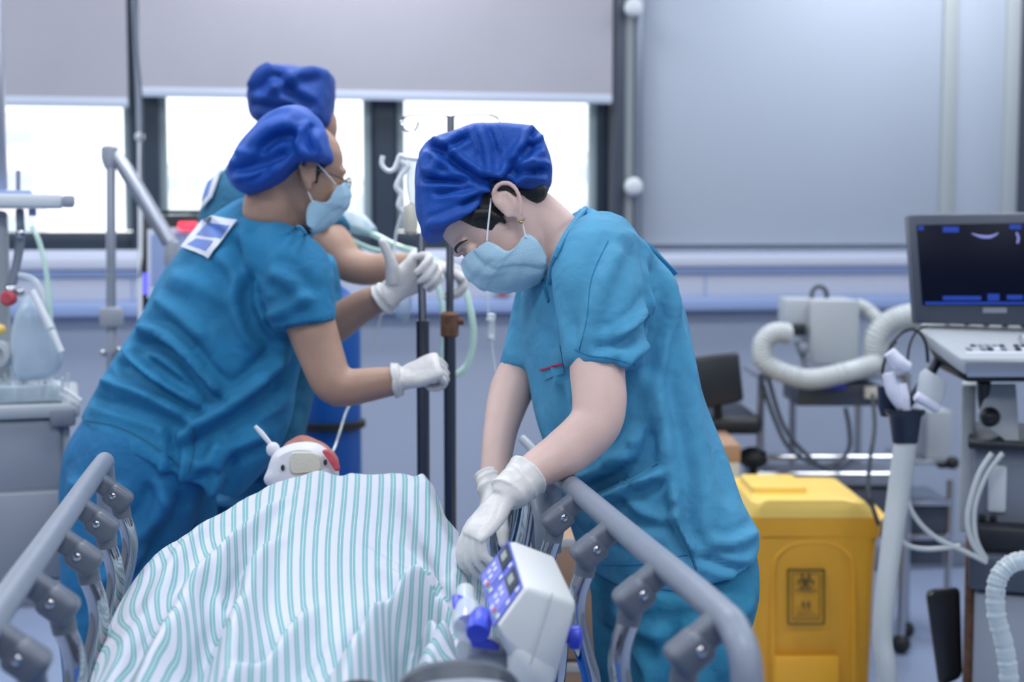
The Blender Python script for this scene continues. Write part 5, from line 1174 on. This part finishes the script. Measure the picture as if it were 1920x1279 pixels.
cbox(MB(), 1806, 1824, 1040, 1400, d+.02, .38, .006).obj('side_strip', 'rust', US)
MB().hull([P(1735, 1105, d+.1), P(1800, 1100, d+.1), P(1805, 1270, d+.1), P(1760, 1290, d+.1), P(1735, 1110, d+.3), P(1800, 1100, d+.3), P(1805, 1270, d+.3), P(1760, 1285, d+.3)], bev=.015).obj('rear_cover', 'black_plastic', US)
for dx, dy in ((0, 0), (.36, 0), (0, .4), (.36, .4)):
    a = P(1790, 1200, d); MB().box((a.x+dx+.03, a.y+dy-.05, .11), (.10, .12, .1), bev=.02).tube([(a.x+dx, a.y+dy-.05, .062), (a.x+dx+.06, a.y+dy-.05, .062)], .06, 16).obj('caster', 'rubber', US)
# probe holder and probes
hd = d-.05
ph = MB().lathe(P(1697, 832, hd), UP, [(.020, 0), (.028, .002), (.036, .06), (.045, .07), (.045, .078), (.034, .078), (.02, .01)], 20)
ph.lathe(P(1668, 765, hd+.04), UP, [(.02, -.02), (.026, 0), (.028, .05), (.022, .05), (.018, 0)], 16).tube([P(1700, 760, hd), P(1745, 700, hd+.06), P(1765, 660, hd+.08)], .012, 10, smooth=3).obj('probe_holder', 'navy_plastic', US)
for pts, rs in (([(1665, 700), (1675, 735), (1690, 765)], [.014, .016, .010]), ([(1690, 720), (1693, 745), (1700, 775)], [.012, .015, .010]), ([(1668, 660), (1685, 680), (1705, 690)], [.014, .018, .012])):
    MB().tube([P(x, y, hd-.02) for x, y in pts], rs, 12, smooth=4).obj('probe', 'key_white', US)
MB().hull([P(1724, 700, hd-.02), P(1736, 690, hd-.02), P(1776, 716, hd-.02), P(1768, 752, hd-.02), P(1745, 768, hd-.02), P(1716, 745, hd-.02), P(1730, 700, hd+.03), P(1770, 730, hd+.03), P(1740, 760, hd+.03)], bev=.003).obj('paper_pack', 'white_plastic', US)
MB().lathe(P(1716, 742, hd-.03), P(1762, 768, hd-.03)-P(1716, 742, hd-.03), [(.008, 0), (.012, .003), (.012, .056), (.008, .062)], 14).obj('gel_tube', 'key_white', US)
for pts, r in (([(1680, 640), (1665, 660), (1655, 700), (1668, 740)], .004), ([(1668, 650), (1690, 625), (1715, 618), (1735, 640), (1740, 680)], .004), ([(1700, 700), (1705, 650), (1720, 620), (1740, 612)], .003)):
    MB().tube([P(x, y, hd+.02) for x, y in pts], r, 8, smooth=6).obj('probe_cable', 'black_plastic', US)
for pts in ([(1690, 900), (1710, 960), (1750, 1005), (1810, 1035), (1850, 1055)], [(1682, 1000), (1700, 1022), (1740, 1030), (1800, 1024)], [(1860, 850), (1835, 890), (1815, 960), (1820, 1010), (1842, 1048)], [(1880, 850), (1850, 890), (1828, 950), (1830, 1010), (1850, 1050)]):
    MB().tube([P(x, y, d-.06) for x, y in pts], .0062, 10, smooth=6).obj('pale_cable', 'hose', US)
# white hose hanging from the probe cup
t = thing('suction_hose', 'thick pale hose hanging from the black cup down past the yellow bin', 'hose', PZ(1650, 1400, .0) if False else V((P(1650, 1279, d).x, P(1650, 1279, d).y, .0)))
MB().tube([P(1698, 830, hd), P(1686, 920, hd), P(1672, 1020, hd-.02), P(1660, 1120, hd-.04), P(1655, 1200, hd-.05), P(1664, 1290, hd-.06), V((P(1668, 1290, hd-.06).x, P(1668, 1290, hd-.06).y, .02))], [.026, .026, .024, .0225, .022, .023, .024], 16, smooth=6).obj('hose_body', 'hose', t)
t = thing('clear_hose', 'thick crinkled clear plastic hose in front of the ultrasound machine', 'hose', V((P(1880, 1279, 2.9).x, P(1880, 1279, 2.9).y, 0)))
c_ = curve([P(1990, 1055, 2.9), P(1935, 1050, 2.9), P(1895, 1058, 2.9), P(1870, 1090, 2.9), P(1868, 1150, 2.9), P(1885, 1220, 2.9), P(1893, 1300, 2.9), P(1893, 1500, 2.9)], 20)
MB().tube(c_, [.019*(1+.10*math.sin(i*1.3)*math.sin(i*.37)) for i in range(len(c_))], 14).obj('hose_body', 'clear', t)
MB().tube([p for p in c_], .010, 10).obj('inner_tube', 'bag', t)
